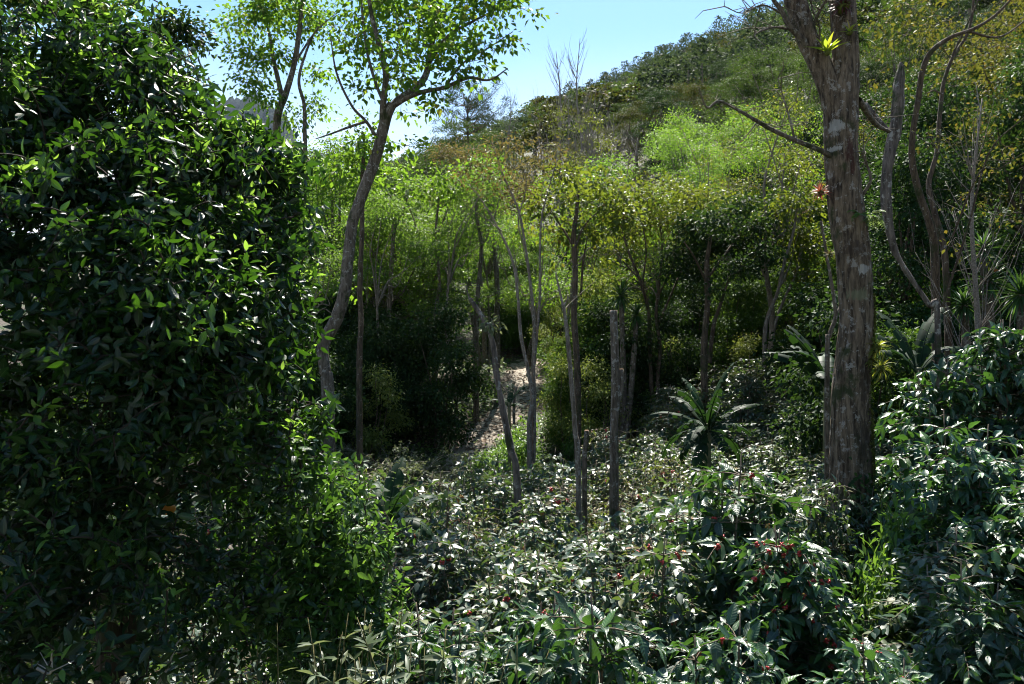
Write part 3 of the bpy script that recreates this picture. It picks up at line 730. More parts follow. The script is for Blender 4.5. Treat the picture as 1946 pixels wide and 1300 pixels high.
def coffee_mesh(seed, Hh, R, stems, LL, tm, lm, keep=1.0, node=.085, sp=.055, droop=.35, berries=0, lowcut=.25, shoots=True):
    """upright stems with tiers of paired, arching side branches carrying opposite leaves"""
    rng = np.random.default_rng(seed); bk, cr = MB(), MB()
    P_, D_, N_, S_ = [], [], [], []; nodes = []
    for s in range(stems):
        az0 = rng.uniform(0, 6.28); ln = rng.uniform(.1, .42) * (0 if stems == 1 else 1) * R
        b0 = np.array([math.cos(az0) * .1, math.sin(az0) * .1, -.25]); hh = Hh * rng.uniform(.78, 1.0)
        top = np.array([math.cos(az0) * ln, math.sin(az0) * ln, hh])
        mid = (b0 + top) / 2 + rng.normal(0, .06, 3)
        SPt, SR = limb(bk, [b0, mid, top], [.022, .016, .005], 8, 6)
        z = lowcut * hh; k = 0
        while z < hh:
            t = (z + .25) / (hh + .25); b = SPt[min(len(SPt) - 1, int(t * (len(SPt) - 1)))] * 1.0
            f = z / hh
            prof = math.sin(PI * min(1, (1 - f) * .62 + .06)) ** .8
            for sd_ in (0, PI):
                az = az0 + k * 1.9 + sd_ + rng.normal(0, .25)
                Lb = R * prof * rng.uniform(.65, 1.15)
                dh = np.array([math.cos(az), math.sin(az), 0]); el = rng.uniform(.15, .6)
                nseg = max(4, int(Lb / sp)); tt = np.linspace(0, 1, nseg + 1)[:, None]
                pts = b + dh * Lb * tt + np.array([0, 0, 1.0]) * Lb * (el * tt - (el * .5 + droop * 1.3) * tt ** 2)
                pts = pts + np.cumsum(rng.normal(0, .006, pts.shape), 0)
                tube(bk, pts[::2] if len(pts) > 6 else pts, np.linspace(.0055, .002, len(pts[::2] if len(pts) > 6 else pts)), 4, 0, cap=False)
                tg = nrm(np.gradient(pts, axis=0)); st = int(nseg * rng.uniform(.1, .4)); roll = rng.normal(0, .5)
                for i in range(st, nseg + 1):
                    if berries and i < nseg - 1 and rng.random() < berries * 2: nodes.append(pts[i] - [0, 0, .012])
                    for sgn in (-1, 1):
                        if rng.random() > keep: continue
                        side = np.cross(tg[i], [0, 0, 1.0]); side /= np.linalg.norm(side) + 1e-6
                        nv = np.cross(side, tg[i]); ro = roll + rng.normal(0, .35)
                        side = side * math.cos(ro) + nv * math.sin(ro)
                        P_.append(pts[i]); D_.append(sgn * side * rng.uniform(.6, 1.1) + tg[i] * rng.uniform(.15, 1.1) + rng.normal(0, .2, 3) + [0, 0, rng.uniform(-.5, .28)])
                        N_.append(np.array([0, -.12, 1.0]) + rng.normal(0, .36, 3)); S_.append(LL * rng.uniform(.55, 1.15) * (.65 if i >= nseg - 1 else 1))
                P_.append(pts[-1]); D_.append(tg[-1] + rng.normal(0, .2, 3)); N_.append(np.array([0, 0, 1.0]) + rng.normal(0, .3, 3)); S_.append(LL * .6)
            z += node * rng.uniform(.8, 1.25) * (1 if f < .8 else .7); k += 1
    tms = tm if isinstance(tm[0], tuple) else (tm,)
    for q_, t_ in enumerate(tms):
        leaves(cr, t_, np.array(P_)[q_::len(tms)], np.array(D_)[q_::len(tms)], np.array(N_)[q_::len(tms)], np.array(S_)[q_::len(tms)])
    return bk.mesh('stem', M['twig']), cr.mesh('foliage', lm), nodes


def ico():
    t = (1 + 5 ** .5) / 2
    v = nrm(np.array([[-1, t, 0], [1, t, 0], [-1, -t, 0], [1, -t, 0], [0, -1, t], [0, 1, t], [0, -1, -t], [0, 1, -t], [t, 0, -1], [t, 0, 1], [-t, 0, -1], [-t, 0, 1]]))
    f = [[0, 11, 5], [0, 5, 1], [0, 1, 7], [0, 7, 10], [0, 10, 11], [1, 5, 9], [5, 11, 4], [11, 10, 2], [10, 7, 6], [7, 1, 8], [3, 9, 4], [3, 4, 2], [3, 2, 6], [3, 6, 8], [3, 8, 9], [4, 9, 5], [2, 4, 11], [6, 2, 10], [8, 6, 7], [9, 8, 1]]
    v = list(v); out = []
    cache = {}
    def midp(a, b):
        k = (min(a, b), max(a, b))
        if k not in cache:
            m_ = v[a] + v[b]; v.append(m_ / np.linalg.norm(m_)); cache[k] = len(v) - 1
        return cache[k]
    for a, b, c in f:
        x, y, z = midp(a, b), midp(b, c), midp(c, a); out += [[a, x, z], [b, y, x], [c, z, y], [x, y, z]]
    return np.array(v), np.array(out)


ICV, ICF = ico()


def berry_cluster(seed, n=9, r=.0075, ripe=True):
    rng = np.random.default_rng(seed); b = MB()
    for k in range(n):
        c = nrm(rng.normal(0, 1, 3)) * .014 * rng.uniform(.6, 1.2) * [1, 1, .8]
        b.add(ICV * r * np.array([1, 1, 1.15]) * rng.uniform(.85, 1.1) + c, ICF, None, 0 if rng.random() < (.9 if ripe else .4) else 1)
    return b.mesh('berry_cluster', [M['cherry'], M['cherry2']])


BC = [berry_cluster(500 + k, 7 + 2 * k) for k in range(3)] + [berry_cluster(510, 8, ripe=False)]
CF = [coffee_mesh(600 + k, 2.6, 1.05, 5, .115, MID_W, M['coffee_field'], .78, .095, .055, .3, .05 if k < 3 else 0) for k in range(5)]
CFD = [coffee_mesh(620 + k, 2.5, 1.05, 5, .105, MID, M['coffee_dry'], .55, .1, .06, .3, .12) for k in range(2)]
CN = [coffee_mesh(640 + k, 2.6, 1.0, 5, .16, (HI, HI_B), M['coffee'], .85, .095, .062, .16, [.0, .16, .05, .03][k]) for k in range(4)]


def coffee(kind, k, loc, label, rz, s, group, nb=0, seed=0, name='coffee_shrub', bk_=None):
    st, fo, nodes = {'f': CF, 'd': CFD, 'n': CN}[kind][k]
    o = thing(name, label, 'coffee shrub', loc, rz, group, s)
    part('stem', st, o); part('foliage', fo, o)
    if nb and nodes:
        rg = np.random.default_rng(abs(seed) + 9)
        nz_ = np.array(nodes); sy = nz_[:, 0] * math.sin(rz) + nz_[:, 1] * math.cos(rz)
        sc_ = -sy * 1.0 + nz_[:, 2] * .8 + rg.uniform(0, .35, len(nz_))          # berries go on the high wood facing the camera
        pk = np.argsort(-sc_)[:nb]
        for q in pk:
            c = part('berry_cluster', BC[int(rg.integers(0, 4))] if bk_ is None else BC[bk_], o)
            c.location = [float(a) for a in nodes[q] + rg.normal(0, .004, 3)]; c.rotation_euler = tuple(rg.uniform(0, 6, 3))
            c.scale = ((1.35,) * 3 if kind == 'n' else (1.7,) * 3)
    return o


def coffee_to(kind, k, px, Y, top_py, label, rz, group=None, nb=0, seed=0, base_h=2.0, wide=1.0, bk_=None):
    """stand a shrub on the ground so that its top reaches a row of the photo"""
    g = ground(px, Y); topz = -(top_py - 650) / F * Y
    s = (topz - g[2]) / base_h
    return coffee(kind, k, g, label, rz, (s * wide, s * wide, s), group, nb, seed, bk_=bk_)


# near shrubs, one by one
NEAR = [('n', 0, 1175, 4.1, 1125, 'large leaved coffee shrub closest to us at the bottom right of centre', .4, 6, .9, None),
        ('n', 3, 1350, 4.4, 1185, 'coffee shrub with dangling strings of red berries at the lower edge', 2.2, 26, .9, 0),
        ('n', 1, 1500, 5.9, 1015, 'berry laden coffee shrub with many red clusters in front of the big trunk', 1.0, 70, .95, 1),
        ('n', 2, 1390, 7.2, 872, 'broad dark coffee shrub just left of the foot of the big trunk', 3.1, 8, 1.0, None),
        ('n', 0, 1860, 4.9, 1095, 'bright shiny coffee shrub in the bottom right corner', 4.2, 3, .95, None),
        ('n', 3, 1690, 4.5, 1215, 'low coffee shrub beside the bottom right corner shrub', 5.2, 8, .9, None),
        ('n', 2, 1850, 7.4, 800, 'tall dark coffee shrub standing right of the big trunk', .9, 0, .95, None),
        ('n', 3, 2010, 6.4, 880, 'shaded coffee shrub cut by the right edge of the view', 2.9, 0, .95, None),
        ('n', 3, 1765, 9.6, 685, 'glossy coffee shrub behind the big trunk below the banana leaves', 2.0, 0, .85, None),
        ('n', 1, 1915, 9.8, 600, 'highest coffee shrub on the right bank under the yuccas', 3.6, 0, .85, None),
        ('f', 0, 2060, 9.0, 620, 'coffee shrub on the right bank mostly outside the view', 3.6, 0, .8, None),
        ('f', 1, 1735, 7.6, 985, 'small coffee shrub in the gap between big trunk and tall dark shrub', 2.6, 0, .8, None),
        ('n', 1, 1000, 5.6, 1120, 'coffee shrub with a few red berries at the lower centre', 5.0, 14, .95, 2),
        ('n', 2, 850, 5.2, 1185, 'dark coffee shrub left of the lower centre', 1.7, 2, .95, None),
        ('f', 2, 1200, 6.6, 1020, 'coffee shrub with lit top leaves behind the bottom centre', 1.2, 8, .95, None),
        ('f', 1, 340, 4.3, 1245, 'shaded coffee shrub under the big citrus tree', 1.2, 0, .85, None),
        ('f', 3, 520, 5.0, 1195, 'coffee shrub in deep shade at the foot of the citrus branches', 4.2, 0, .9, None),
        ('f', 0, 1562, 7.9, 900, 'small coffee shrub at the left foot of the big trunk', .7, 0, .7, None),
        ('f', 3, 1652, 8.1, 935, 'low coffee shrub at the right foot of the big trunk', 1.9, 0, .65, None),
        ('f', 4, 150, 3.6, 1275, 'coffee shrub at the bottom left corner in shade', 3.3, 0, .8, None)]
for q, (kd, k, px, Y, top, lab, rz, nb, wide, bk_) in enumerate(NEAR):
    coffee_to(kd, k, px, Y, top, lab, rz, None, nb, q, 2.5, wide, bk_)
hx = [(Y * (px - 973) / F, Y) for _, _, px, Y, *_r in NEAR] + [(Y * (px - 973) / F, Y) for px, Y in ((700, 3.6), (1612, 8.6))]


def zone(px, Y):
    if px > 1660: return 'on the right bank behind the big trunk'
    if px > 1330: return 'between the big trunk and the banana clump'
    if Y > 13: return 'at the back of the field near the cut stumps' if px > 1060 else 'at the back of the field below the path'
    if px > 1080: return 'in the middle of the field in front of the cut stump'
    if px < 640: return 'in the shade behind the big citrus tree'
    if px > 800: return 'in the middle of the field in front of the leaning snag'
    return 'in the field beside the bright citrus bush'


rng = np.random.default_rng(91)
yy = 5.0; row = 0
while yy < 21:
    xx = -yy * .62 + rng.uniform(0, .8)
    while xx < yy * .68:
        x = xx + rng.normal(0, .14); y = yy + rng.normal(0, .18); px = 973 + x / y * F
        xx += 1.0
        if any((x - a) ** 2 + (y - b) ** 2 < .8 ** 2 for a, b in hx): continue
        if (y > 15.2 if px > 940 else y > 16.3) and px < 1090: continue
        if y > 13.2 and 590 < px < 860: continue
        if y > 14.2 and 800 < px < 1000: continue
        if y > 17.5 and 1090 < px < 1230: continue
        if px < 600 and y < 6.5: continue
        if px < 60: continue
        if 420 < px < 640 and 5.5 < y < 7.5: continue
        if abs(px - 1345) < 50 and 12.3 < y < 13.3: continue
        g = np.array([x, y, float(H(x, y))])
        dry = rng.random() < (.24 if px < 1330 else .15)
        can = np.interp(y, [4, 6, 9, 11, 14, 17, 21], [-1.8, -1.98, -1.97, -1.92, -1.95, -1.8, -1.45])
        s = max(.8, (can - g[2]) / 2.5) * rng.uniform(.9, 1.06); s = (1.02, 1.02, s)
        zn = zone(px, y)
        if dry: coffee('d', int(rng.integers(0, 2)), g, 'yellowing coffee shrub ' + zn, rng.uniform(0, 6), s, 'yellowing coffee shrubs ' + zn, 5 if y < 12 else 2, int(x * 100))
        else: coffee('f', int(rng.integers(0, 5)), g, 'glossy coffee shrub ' + zn, rng.uniform(0, 6), s, 'coffee shrubs ' + zn, (3 if y < 11 else 0), int(x * 100))
    yy += 1.08; row += 1

# ------------------------------------------------------------------ generic hero tree from limbs seen in the photo
def hero_tree(name, label, base, limbs, blobs, bmat, lmat, nt_=200, lp=20, leafL=.12, rc=.2, tm=LO_W, seed=0, droop=.3, flat=.6, zs=.7, rend=.006, rmax=.02, shell=.3, group=None, sides=10, cat='tree', up=.15, bottom=.7, crownname='crown', bump=.12, thin=1.0):
    rng = np.random.default_rng(seed); bk, cr = MB(), MB(); NP, NR = [], []
    limbs = [(p_, [x * thin for x in r_]) for p_, r_ in limbs]
    for li, (pts, r) in enumerate(limbs):
        P, R = limb(bk, pts, r, 7, sides if r[0] > .05 else 6, bump=bump if r[0] > .03 else 0, seed=seed + li)
        k0 = int(len(P) * (.5 if li == 0 else .15)); NP.append(P[k0:]); NR.append(R[k0:])
    o = thing(name, label, cat, base, 0, group)
    if blobs:
        tg = blob_targets(blobs, nt_, rng, shell, bottom)
        tan = attach(bk, np.vstack(NP), np.concatenate(NR), tg, rend, 4, 4, up, rng, rmax=rmax)
        if lmat:
            clump(cr, tm, tg, tan, lp, rc, leafL, rng, droop, flat, zs)
    part('trunk', bk.mesh('trunk', bmat, base), o)
    if blobs and lmat: part(crownname, cr.mesh(crownname, lmat, base), o)
    return o


def LB(l, Y, dY=None):
    """limb pixels -> points; optional depth drift"""
    n = len(l); dY = dY or 0
    return [at(px, py, Y + dY * (i / max(1, n - 1))) for i, (px, py) in enumerate(l)]


def BB(l, Y, rng, dY=.8, flat=.8):
    o = []
    for px, py, r in l:
        yy = Y + rng.uniform(-dY, dY); rr = r * Y / F
        o.append((at(px, py, yy), (rr, rr * 1.1, rr * flat)))
    return o


# leaning shade tree, centre left
Y0 = 15.0; rg = np.random.default_rng(5)
g = ground(624, Y0)
limbs = [([g - [0, 0, .3]] + LB([(623, 765), (618, 705), (613, 669), (618, 645), (640, 604), (654, 557), (662, 490), (669, 430), (683, 385), (705, 325), (721, 275), (733, 226), (745, 198)], Y0), [.17, .13, .12, .125, .13, .135, .125, .12, .115, .115, .115, .115, .11, .1]),
         (LB([(738, 212), (755, 192), (791, 166), (810, 141), (818, 98), (831, 36), (840, -30), (846, -90)], Y0, 1.0), [.085, .08, .075, .07, .06, .05, .035, .02]),
         (LB([(742, 205), (770, 188), (802, 175), (846, 166), (889, 148), (930, 152), (965, 130)], Y0, -.8), [.06, .05, .045, .04, .033, .02, .01]),
         (LB([(727, 253), (728, 202), (733, 145), (724, 98), (708, 36), (698, -20), (690, -80)], Y0, -.6), [.07, .065, .06, .055, .045, .035, .02]),
         (LB([(728, 192), (712, 152), (696, 90), (688, 20), (684, -60)], Y0, .6), [.035, .032, .028, .022, .012]),
         (LB([(716, 262), (696, 231), (669, 202), (640, 140), (628, 70)], Y0, -1.0), [.035, .03, .025, .02, .01]),
         (LB([(696, 231), (662, 242), (630, 254), (600, 264)], Y0, -.5), [.03, .025, .018, .01]),
         (LB([(815, 120), (850, 70), (900, 40), (960, 10), (1010, -15)], Y0, .8), [.045, .036, .028, .018, .01]),
         (LB([(846, 166), (880, 120), (930, 90), (975, 60)], Y0 - .5, .3), [.025, .02, .015, .008])]
bl = BB([(720, 40, 85), (790, 40, 95), (870, 50, 85), (930, 20, 60), (955, 90, 38), (660, 95, 50), (668, 175, 40), (775, 110, 75), (880, 110, 50), (790, 215, 30), (640, 40, 45), (1000, 5, 42), (830, -50, 140), (700, -60, 110), (960, -60, 80), (740, 150, 45), (700, 285, 30), (820, 195, 28), (925, 150, 24), (760, 290, 40)], Y0, rg, .9)
hero_tree('leaning_shade_tree', 'leaning grey trunked tree with a bent foot and forked leafy crown against the sky', g, limbs, bl, M['bark_grey'], M['green'], 320, 20, .125, .15, LO_W, 11, .45, .6, .6, shell=.25, thin=.93)
# bromeliads on its elbow come later

# tree behind it against the sky
Y0 = 20.0; g = ground(545, Y0)
limbs = [([g - [0, 0, .3]] + LB([(540, 600), (530, 400), (526, 260), (528, 217), (542, 181), (558, 127), (567, 72), (575, 0), (580, -60)], Y0), [.2, .17, .16, .15, .14, .12, .1, .09, .07, .04]),
         (LB([(536, 185), (521, 119), (513, 72), (500, 10)], Y0, .6), [.09, .08, .06, .03]),
         (LB([(580, 300), (579, 250), (578, 199), (568, 152), (585, 90), (610, 40)], Y0, -.6), [.08, .075, .065, .055, .04, .02]),
         (LB([(560, 120), (600, 60), (640, 25)], Y0, .4), [.05, .035, .015])]
bl = BB([(455, 45, 42), (500, 30, 50), (560, 40, 50), (465, 105, 40), (520, 110, 42), (605, 30, 40), (500, 190, 30), (590, 130, 28), (600, 200, 30), (545, -30, 80), (630, 90, 25), (480, 160, 26), (560, 230, 26)], Y0, rg, 1.0)
hero_tree('forked_leafy_tree', 'dark leafy forked tree against the sky left of the leaning tree', g, limbs, bl, M['bark_grey'], M['green'], 250, 24, .115, .2, LO_W, 12, .4, .6, .6, shell=.25, thin=.7)
Y0 = 18.0; g = ground(300, Y0)
limbs = [([g - [0, 0, .3]] + LB([(300, 500), (290, 250), (300, 140), (318, 80), (330, 40)], Y0), [.15, .13, .1, .07, .04, .02]), (LB([(300, 140), (345, 80), (380, 90)], Y0, .5), [.04, .025, .01])]
hero_tree('background_leafy_tree', 'small dark leafy crown showing above the citrus tree top', g, limbs, BB([(292, 45, 26), (325, 48, 34), (350, 62, 34), (375, 85, 20), (310, 80, 30)], Y0, rg, .6), M['bark_grey'], M['dark'], 75, 16, .13, .18, LO_W, 13)
g = ground(120, 17)
limbs = [([g - [0, 0, .3]] + LB([(120, 500), (110, 200), (120, 60), (130, -20)], 17), [.15, .13, .1, .07, .03])]
hero_tree('background_leafy_tree', 'leafy crown with orange tinged leaves at the very top left', g, limbs, BB([(60, -5, 45), (150, -5, 40), (195, 15, 22), (110, 5, 30)], 17, rg, .6), M['bark_grey'], M['olive'], 110, 18, .13, .18, LO_W, 14)

# ------------------------------------------------------------------ the thin trunks in the clearing
g = ground(684, 18)
hero_tree('slender_tree', 'very thin straight pole-like tree beside the leaning trunk', g, [([g - [0, 0, .3]] + LB([(683, 700), (686, 620), (684, 540), (688, 440), (689, 340), (692, 260)], 18), [.075, .065, .06, .06, .055, .05, .03])],
          BB([(690, 610, 14), (680, 560, 14), (700, 300, 45), (670, 330, 40), (690, 250, 40)], 18, rg, .4), M['bark_brown'], M['green'], 60, 14, .13, .2, LO_W, 15)
g = ground(988, 11.2)
hero_tree('leaning_snag', 'leaning broken snag with jagged pale top in the middle of the clearing', g, [([g - [0, 0, .3]] + LB([(983, 930), (970, 850), (955, 775), (944, 715), (936, 650), (920, 610), (905, 585), (892, 566)], 11.2), [.1, .085, .08, .075, .072, .062, .055, .05, .042]),
          (LB([(934, 645), (938, 625), (934, 605)], 11.2), [.02, .016, .01]), (LB([(893, 572), (888, 552), (884, 540)], 11.2), [.025, .014, .004])],
          BB([(945, 690, 10), (932, 620, 10)], 11.2, rg, .1), M['bark_snag'], M['grey_leaf'], 14, 9, .07, .06, LO, 16, crownname='foliage', bump=.25, thin=.62)
g = ground(1010, 16.8)
hero_tree('many_stemmed_tree', 'pale many stemmed tree spreading thin bare branches over the path end', g,
          [([g - [0, 0, .3]] + LB([(1006, 820), (1012, 760), (1003, 700), (990, 640), (984, 560), (975, 500), (950, 440), (915, 380), (890, 350)], 16.8), [.09, .08, .07, .06, .055, .05, .045, .035, .025, .012]),
           ([g - [0, 0, .3]] + LB([(1015, 790), (1014, 715), (1016, 640), (1010, 560), (1000, 480), (985, 400), (955, 330), (935, 270)], 16.9), [.08, .07, .06, .055, .05, .045, .04, .03, .014]),
           (LB([(1013, 720), (1020, 640), (1026, 560), (1026, 480), (1030, 410), (1045, 350), (1060, 300)], 16.9, .6), [.05, .045, .04, .038, .03, .02, .01]),
           (LB([(1000, 480), (985, 420), (1000, 350), (985, 290)], 16.9, .5), [.025, .022, .016, .008]),
           (LB([(955, 440), (930, 420), (900, 400), (880, 380)], 16.8, -.5), [.02, .015, .01, .006]),
           (LB([(1030, 420), (1060, 390), (1110, 365)], 17.4), [.02, .014, .006])],
          BB([(930, 290, 45), (975, 290, 40), (900, 330, 40), (1050, 300, 40), (1000, 330, 35), (950, 350, 40)], 16.8, rg, .8), M['bark_pale'], M['rust'], 150, 9, .09, .12, LO, 17, shell=.2, rend=.004, thin=.65)
g = ground(1103, 11.0)
hero_tree('forked_snag', 'thin lopped tree ending in a short fork right of the path', g, [([g - [0, 0, .3]] + LB([(1099, 895), (1093, 820), (1087, 740), (1081, 670), (1075, 610), (1070, 578)], 11), [.075, .062, .055, .05, .046, .042, .038]),
          (LB([(1070, 582), (1064, 555), (1058, 528), (1056, 510)], 11), [.032, .026, .018, .008]), (LB([(1071, 582), (1078, 570), (1080, 562)], 11), [.026, .022, .018]), (LB([(1072, 590), (1082, 578), (1110, 552), (1130, 535)], 11, .4), [.014, .012, .008, .004])],
          None, M['bark_pale'], None, seed=18, thin=.62)
g = ground(1097, 18.5)
hero_tree('straight_trunked_tree', 'straight brown trunked tree with open crown right of the many stemmed tree', g, [([g - [0, 0, .3]] + LB([(1098, 760), (1096, 680), (1091, 600), (1093, 520), (1090, 450), (1096, 400), (1100, 360)], 18.5), [.13, .115, .105, .1, .095, .085, .06, .03]),
          (LB([(1091, 480), (1110, 430), (1150, 390)], 18.5, .6), [.04, .03, .012]), (LB([(1091, 470), (1060, 420), (1040, 390)], 18.5, -.6), [.04, .03, .012]), (LB([(1104, 560), (1108, 500), (1116, 450)], 19), [.04, .035, .02])],
          BB([(1100, 370, 34), (1160, 385, 36), (1040, 395, 34), (1125, 440, 30), (1070, 445, 28), (1010, 430, 24), (1190, 420, 26), (1080, 330, 28), (1140, 345, 26), (1055, 490, 18), (1150, 490, 18)], 18.5, rg, 1.4, .6), M['bark_brown'], M['olive'], 160, 17, .12, .2, LO_W, 19, thin=.72)
for (px, Y, l, r, lab, cutm) in [(1167, 11.4, [(1167, 890), (1167, 820), (1170, 740), (1168, 660), (1166, 590)], [.1, .085, .08, .08, .075, .072], 'tall cut stump with flat sawn top in front of the banana clump', 1),
                                 (1112, 12.2, [(1111, 890), (1113, 850), (1115, 818)], [.055, .05, .048, .045], 'short sawn stump beside the forked snag', 1)]:
    g = ground(px, Y)
    o = hero_tree('cut_stump', lab, g, [([g - [0, 0, .3]] + LB(l, Y), r)], None, M['bark_grey'], None, seed=px, cat='stump', thin=.78)
    mb = MB(); top = at(*l[-1], Y); tube(mb, [top - [0, 0, .004], top + [0, 0, .004]], [r[-1] * .72] * 2, 12); part('sawn_top', mb.mesh('sawn_top', M['cut'], g), o)
    if px == 1167:
        mb = MB(); q = at(1178, 760, Y); tube(mb, catmull([q, at(1181, 735, Y - .02), at(1181, 702, Y - .02)], 4), [.035, .034, .03], 8) if False else limb(mb, [at(1172, 770, Y), at(1180, 740, Y), at(1181, 702, Y)], [.035, .034, .03], 4, 8)
        part('side_stub', mb.mesh('side_stub', M['bark_grey'], g), o)
        tb = MB(); tube(tb, [at(1181, 702.5, Y), at(1181, 701, Y)], [.029] * 2, 10); part('sawn_top', tb.mesh('sawn_top', M['cut'], g), o)

# vase shaped twin trunk tree
Y0 = 21.5; g = ground(1245, Y0)
limbs = [([g - [0, 0, .3]] + LB([(1238, 735), (1235, 650), (1232, 590), (1215, 530), (1195, 480), (1180, 430)], Y0), [.11, .09, .085, .08, .065, .05, .03]),
         ([g + [.15, 0, -.3]] + LB([(1250, 730), (1254, 660), (1247, 600), (1252, 540), (1258, 480), (1255, 430)], Y0), [.1, .09, .08, .07, .06, .045, .03]),
         (LB([(1250, 620), (1275, 560), (1300, 500), (1320, 440)], Y0, 1), [.06, .05, .04, .02]), (LB([(1233, 600), (1222, 540), (1228, 480), (1220, 420)], Y0, -1), [.05, .04, .035, .02]),
         (LB([(1252, 560), (1280, 500), (1290, 440), (1330, 400)], Y0, -.6), [.045, .04, .03, .015]), (LB([(1215, 530), (1180, 490), (1160, 440)], Y0, .8), [.04, .03, .015]), (LB([(1300, 500), (1345, 450), (1380, 410)], Y0 + .6), [.03, .02, .01])]
hero_tree('vase_shaped_tree', 'vase shaped twin trunk tree with wide yellow olive crown above the banana clump', g, limbs, BB([(1160, 410, 40), (1210, 380, 48), (1265, 365, 50), (1320, 385, 48), (1370, 400, 40), (1240, 420, 45), (1300, 430, 40), (1190, 440, 32), (1400, 390, 28), (1345, 440, 30)], Y0, rg, 1.6, .55), M['bark_brown'], M['olive'], 440, 20, .09, .2, LO_W, 21, shell=.4, thin=.62)
Y0 = 19.5; g = ground(1340, Y0)
limbs = [([g - [0, 0, .3]] + LB([(1338, 690), (1340, 630), (1345, 570), (1343, 510), (1350, 450)], Y0), [.11, .1, .09, .085, .08, .05]), (LB([(1348, 690), (1356, 620), (1372, 570), (1385, 530)], Y0 + .3), [.07, .06, .05, .03]),
         (LB([(1344, 540), (1320, 490), (1300, 460)], Y0, -.8), [.04, .03, .015]), (LB([(1344, 530), (1380, 480), (1410, 440)], Y0, .8), [.045, .035, .015])]
hero_tree('dark_crowned_tree', 'dark crowned tree on two slim trunks right above the banana clump', g, limbs, BB([(1345, 465, 34), (1290, 485, 30), (1395, 470, 32), (1370, 420, 30), (1430, 435, 30), (1325, 515, 26), (1405, 510, 24), (1320, 430, 24), (1450, 480, 24), (1270, 520, 20), (1410, 390, 24), (1365, 545, 18)], Y0, rg, 1.5, .6), M['bark_brown'], M['dark'], 280, 28, .1, .2, LO_W, 22, thin=.85)
for (l, Y, lab, r, sd0) in [([(1453, 655), (1460, 600), (1478, 555), (1490, 500), (1508, 440), (1515, 390)], 20, 'pale slim tree left of the big trunk, curving up to the right', .055, 31),
                            ([(1468, 660), (1475, 610), (1492, 565), (1512, 520), (1522, 470)], 20.5, 'second pale slim tree left of the big trunk, leaning right', .045, 32),
                            ([(1532, 560), (1528, 500), (1520, 440), (1512, 380), (1508, 330)], 24, 'straight grey trunk in shade just left of the big trunk', .12, 33),
                            ([(1572, 700), (1576, 640), (1588, 600), (1582, 550), (1572, 490), (1560, 420)], 9.4, 'crooked bare stem rising beside the left flank of the big trunk', .03, 34),
                            ([(905, 640), (908, 560), (915, 470), (905, 400), (912, 330)], 25, 'dark slim trunk behind the leaning snag', .08, 35),
                            ([(945, 560), (940, 480), (930, 400), (925, 330)], 27, 'slim grey trunk between the snag and the many stemmed tree', .09, 36),
                            ([(738, 640), (742, 540), (748, 440), (752, 350)], 24, 'dark trunk in the thicket right of the leaning tree', .08, 37),
                            ([(825, 620), (835, 540), (828, 450), (836, 360)], 24.5, 'slender trunk in the thicket above the brush pile', .06, 38)]:
    g = ground(l[0][0], Y); rr = np.linspace(r * 1.15, r * .5, len(l) + 1)
    a = l[-1]; bls = BB([(a[0], a[1] - 15, 26), (a[0] + 25, a[1] + 10, 22), (a[0] - 25, a[1] + 5, 22), (a[0] + 5, a[1] + 50, 18)], Y, rg, .7) if sd0 != 34 else None
    hero_tree('slender_tree', lab, g, [([g - [0, 0, .3]] + LB(l, Y), rr), (LB([l[2], (l[2][0] + 22, l[2][1] - 50), (l[2][0] + 38, l[2][1] - 110)], Y, .4), [r * .5, r * .35, r * .12])], bls, M['bark_pale'] if sd0 < 34 else M['bark_grey'], M['green'] if sd0 > 34 else M['olive'], 70, 12, .12, .2, LO_W, sd0)

for k, (px, Y, top, lab) in enumerate([(1850, 12.2, 190, 'tangle of thin bare branches right of the twin trunk tree')]):
    g = ground(px, Y); sc_ = ((650 - top) / F * Y - g[2]) / 14
    place('bare', k % 2, g, lab, 'bare_tree', 'tree', k * 2.1 + .5, (sc_ * .9, sc_ * .9, sc_))
# bare poplars, the pine and the far hero crowns
for k, (px, Y, top, lab) in enumerate([(1100, 50, 75, 'tallest leafless slender tree rising against the ridge'), (1060, 52, 95, 'leafless slender tree just left of the tallest one'), (968, 78, 165, 'small leafless tree beside the pine'), (1130, 47, 175, 'low leafless tree with dense grey twigs right of the tallest'), (1085, 45, 190, 'leafless greyish tree in front of the tall slender pair'), (1165, 46, 215, 'leafless twiggy tree on the slope right of the slender pair'), (1205, 44, 262, 'low wide leafless tree furthest right of the bare group'), (1140, 40, 285, 'low wide leafless tree below the tall slender pair'), (1030, 44, 250, 'small leafless tree at the left end of the bare group')]):
    g = ground(px, Y); s = ((650 - top) / F * Y - g[2]) / 14
    place('bare', k % 2, g, lab, 'bare_tree', 'tree', k * 1.3, (s * (1.5 if k > 5 else (1.0 if k > 2 else .75)), s * (1.5 if k > 5 else (1.0 if k > 2 else .75)), s))
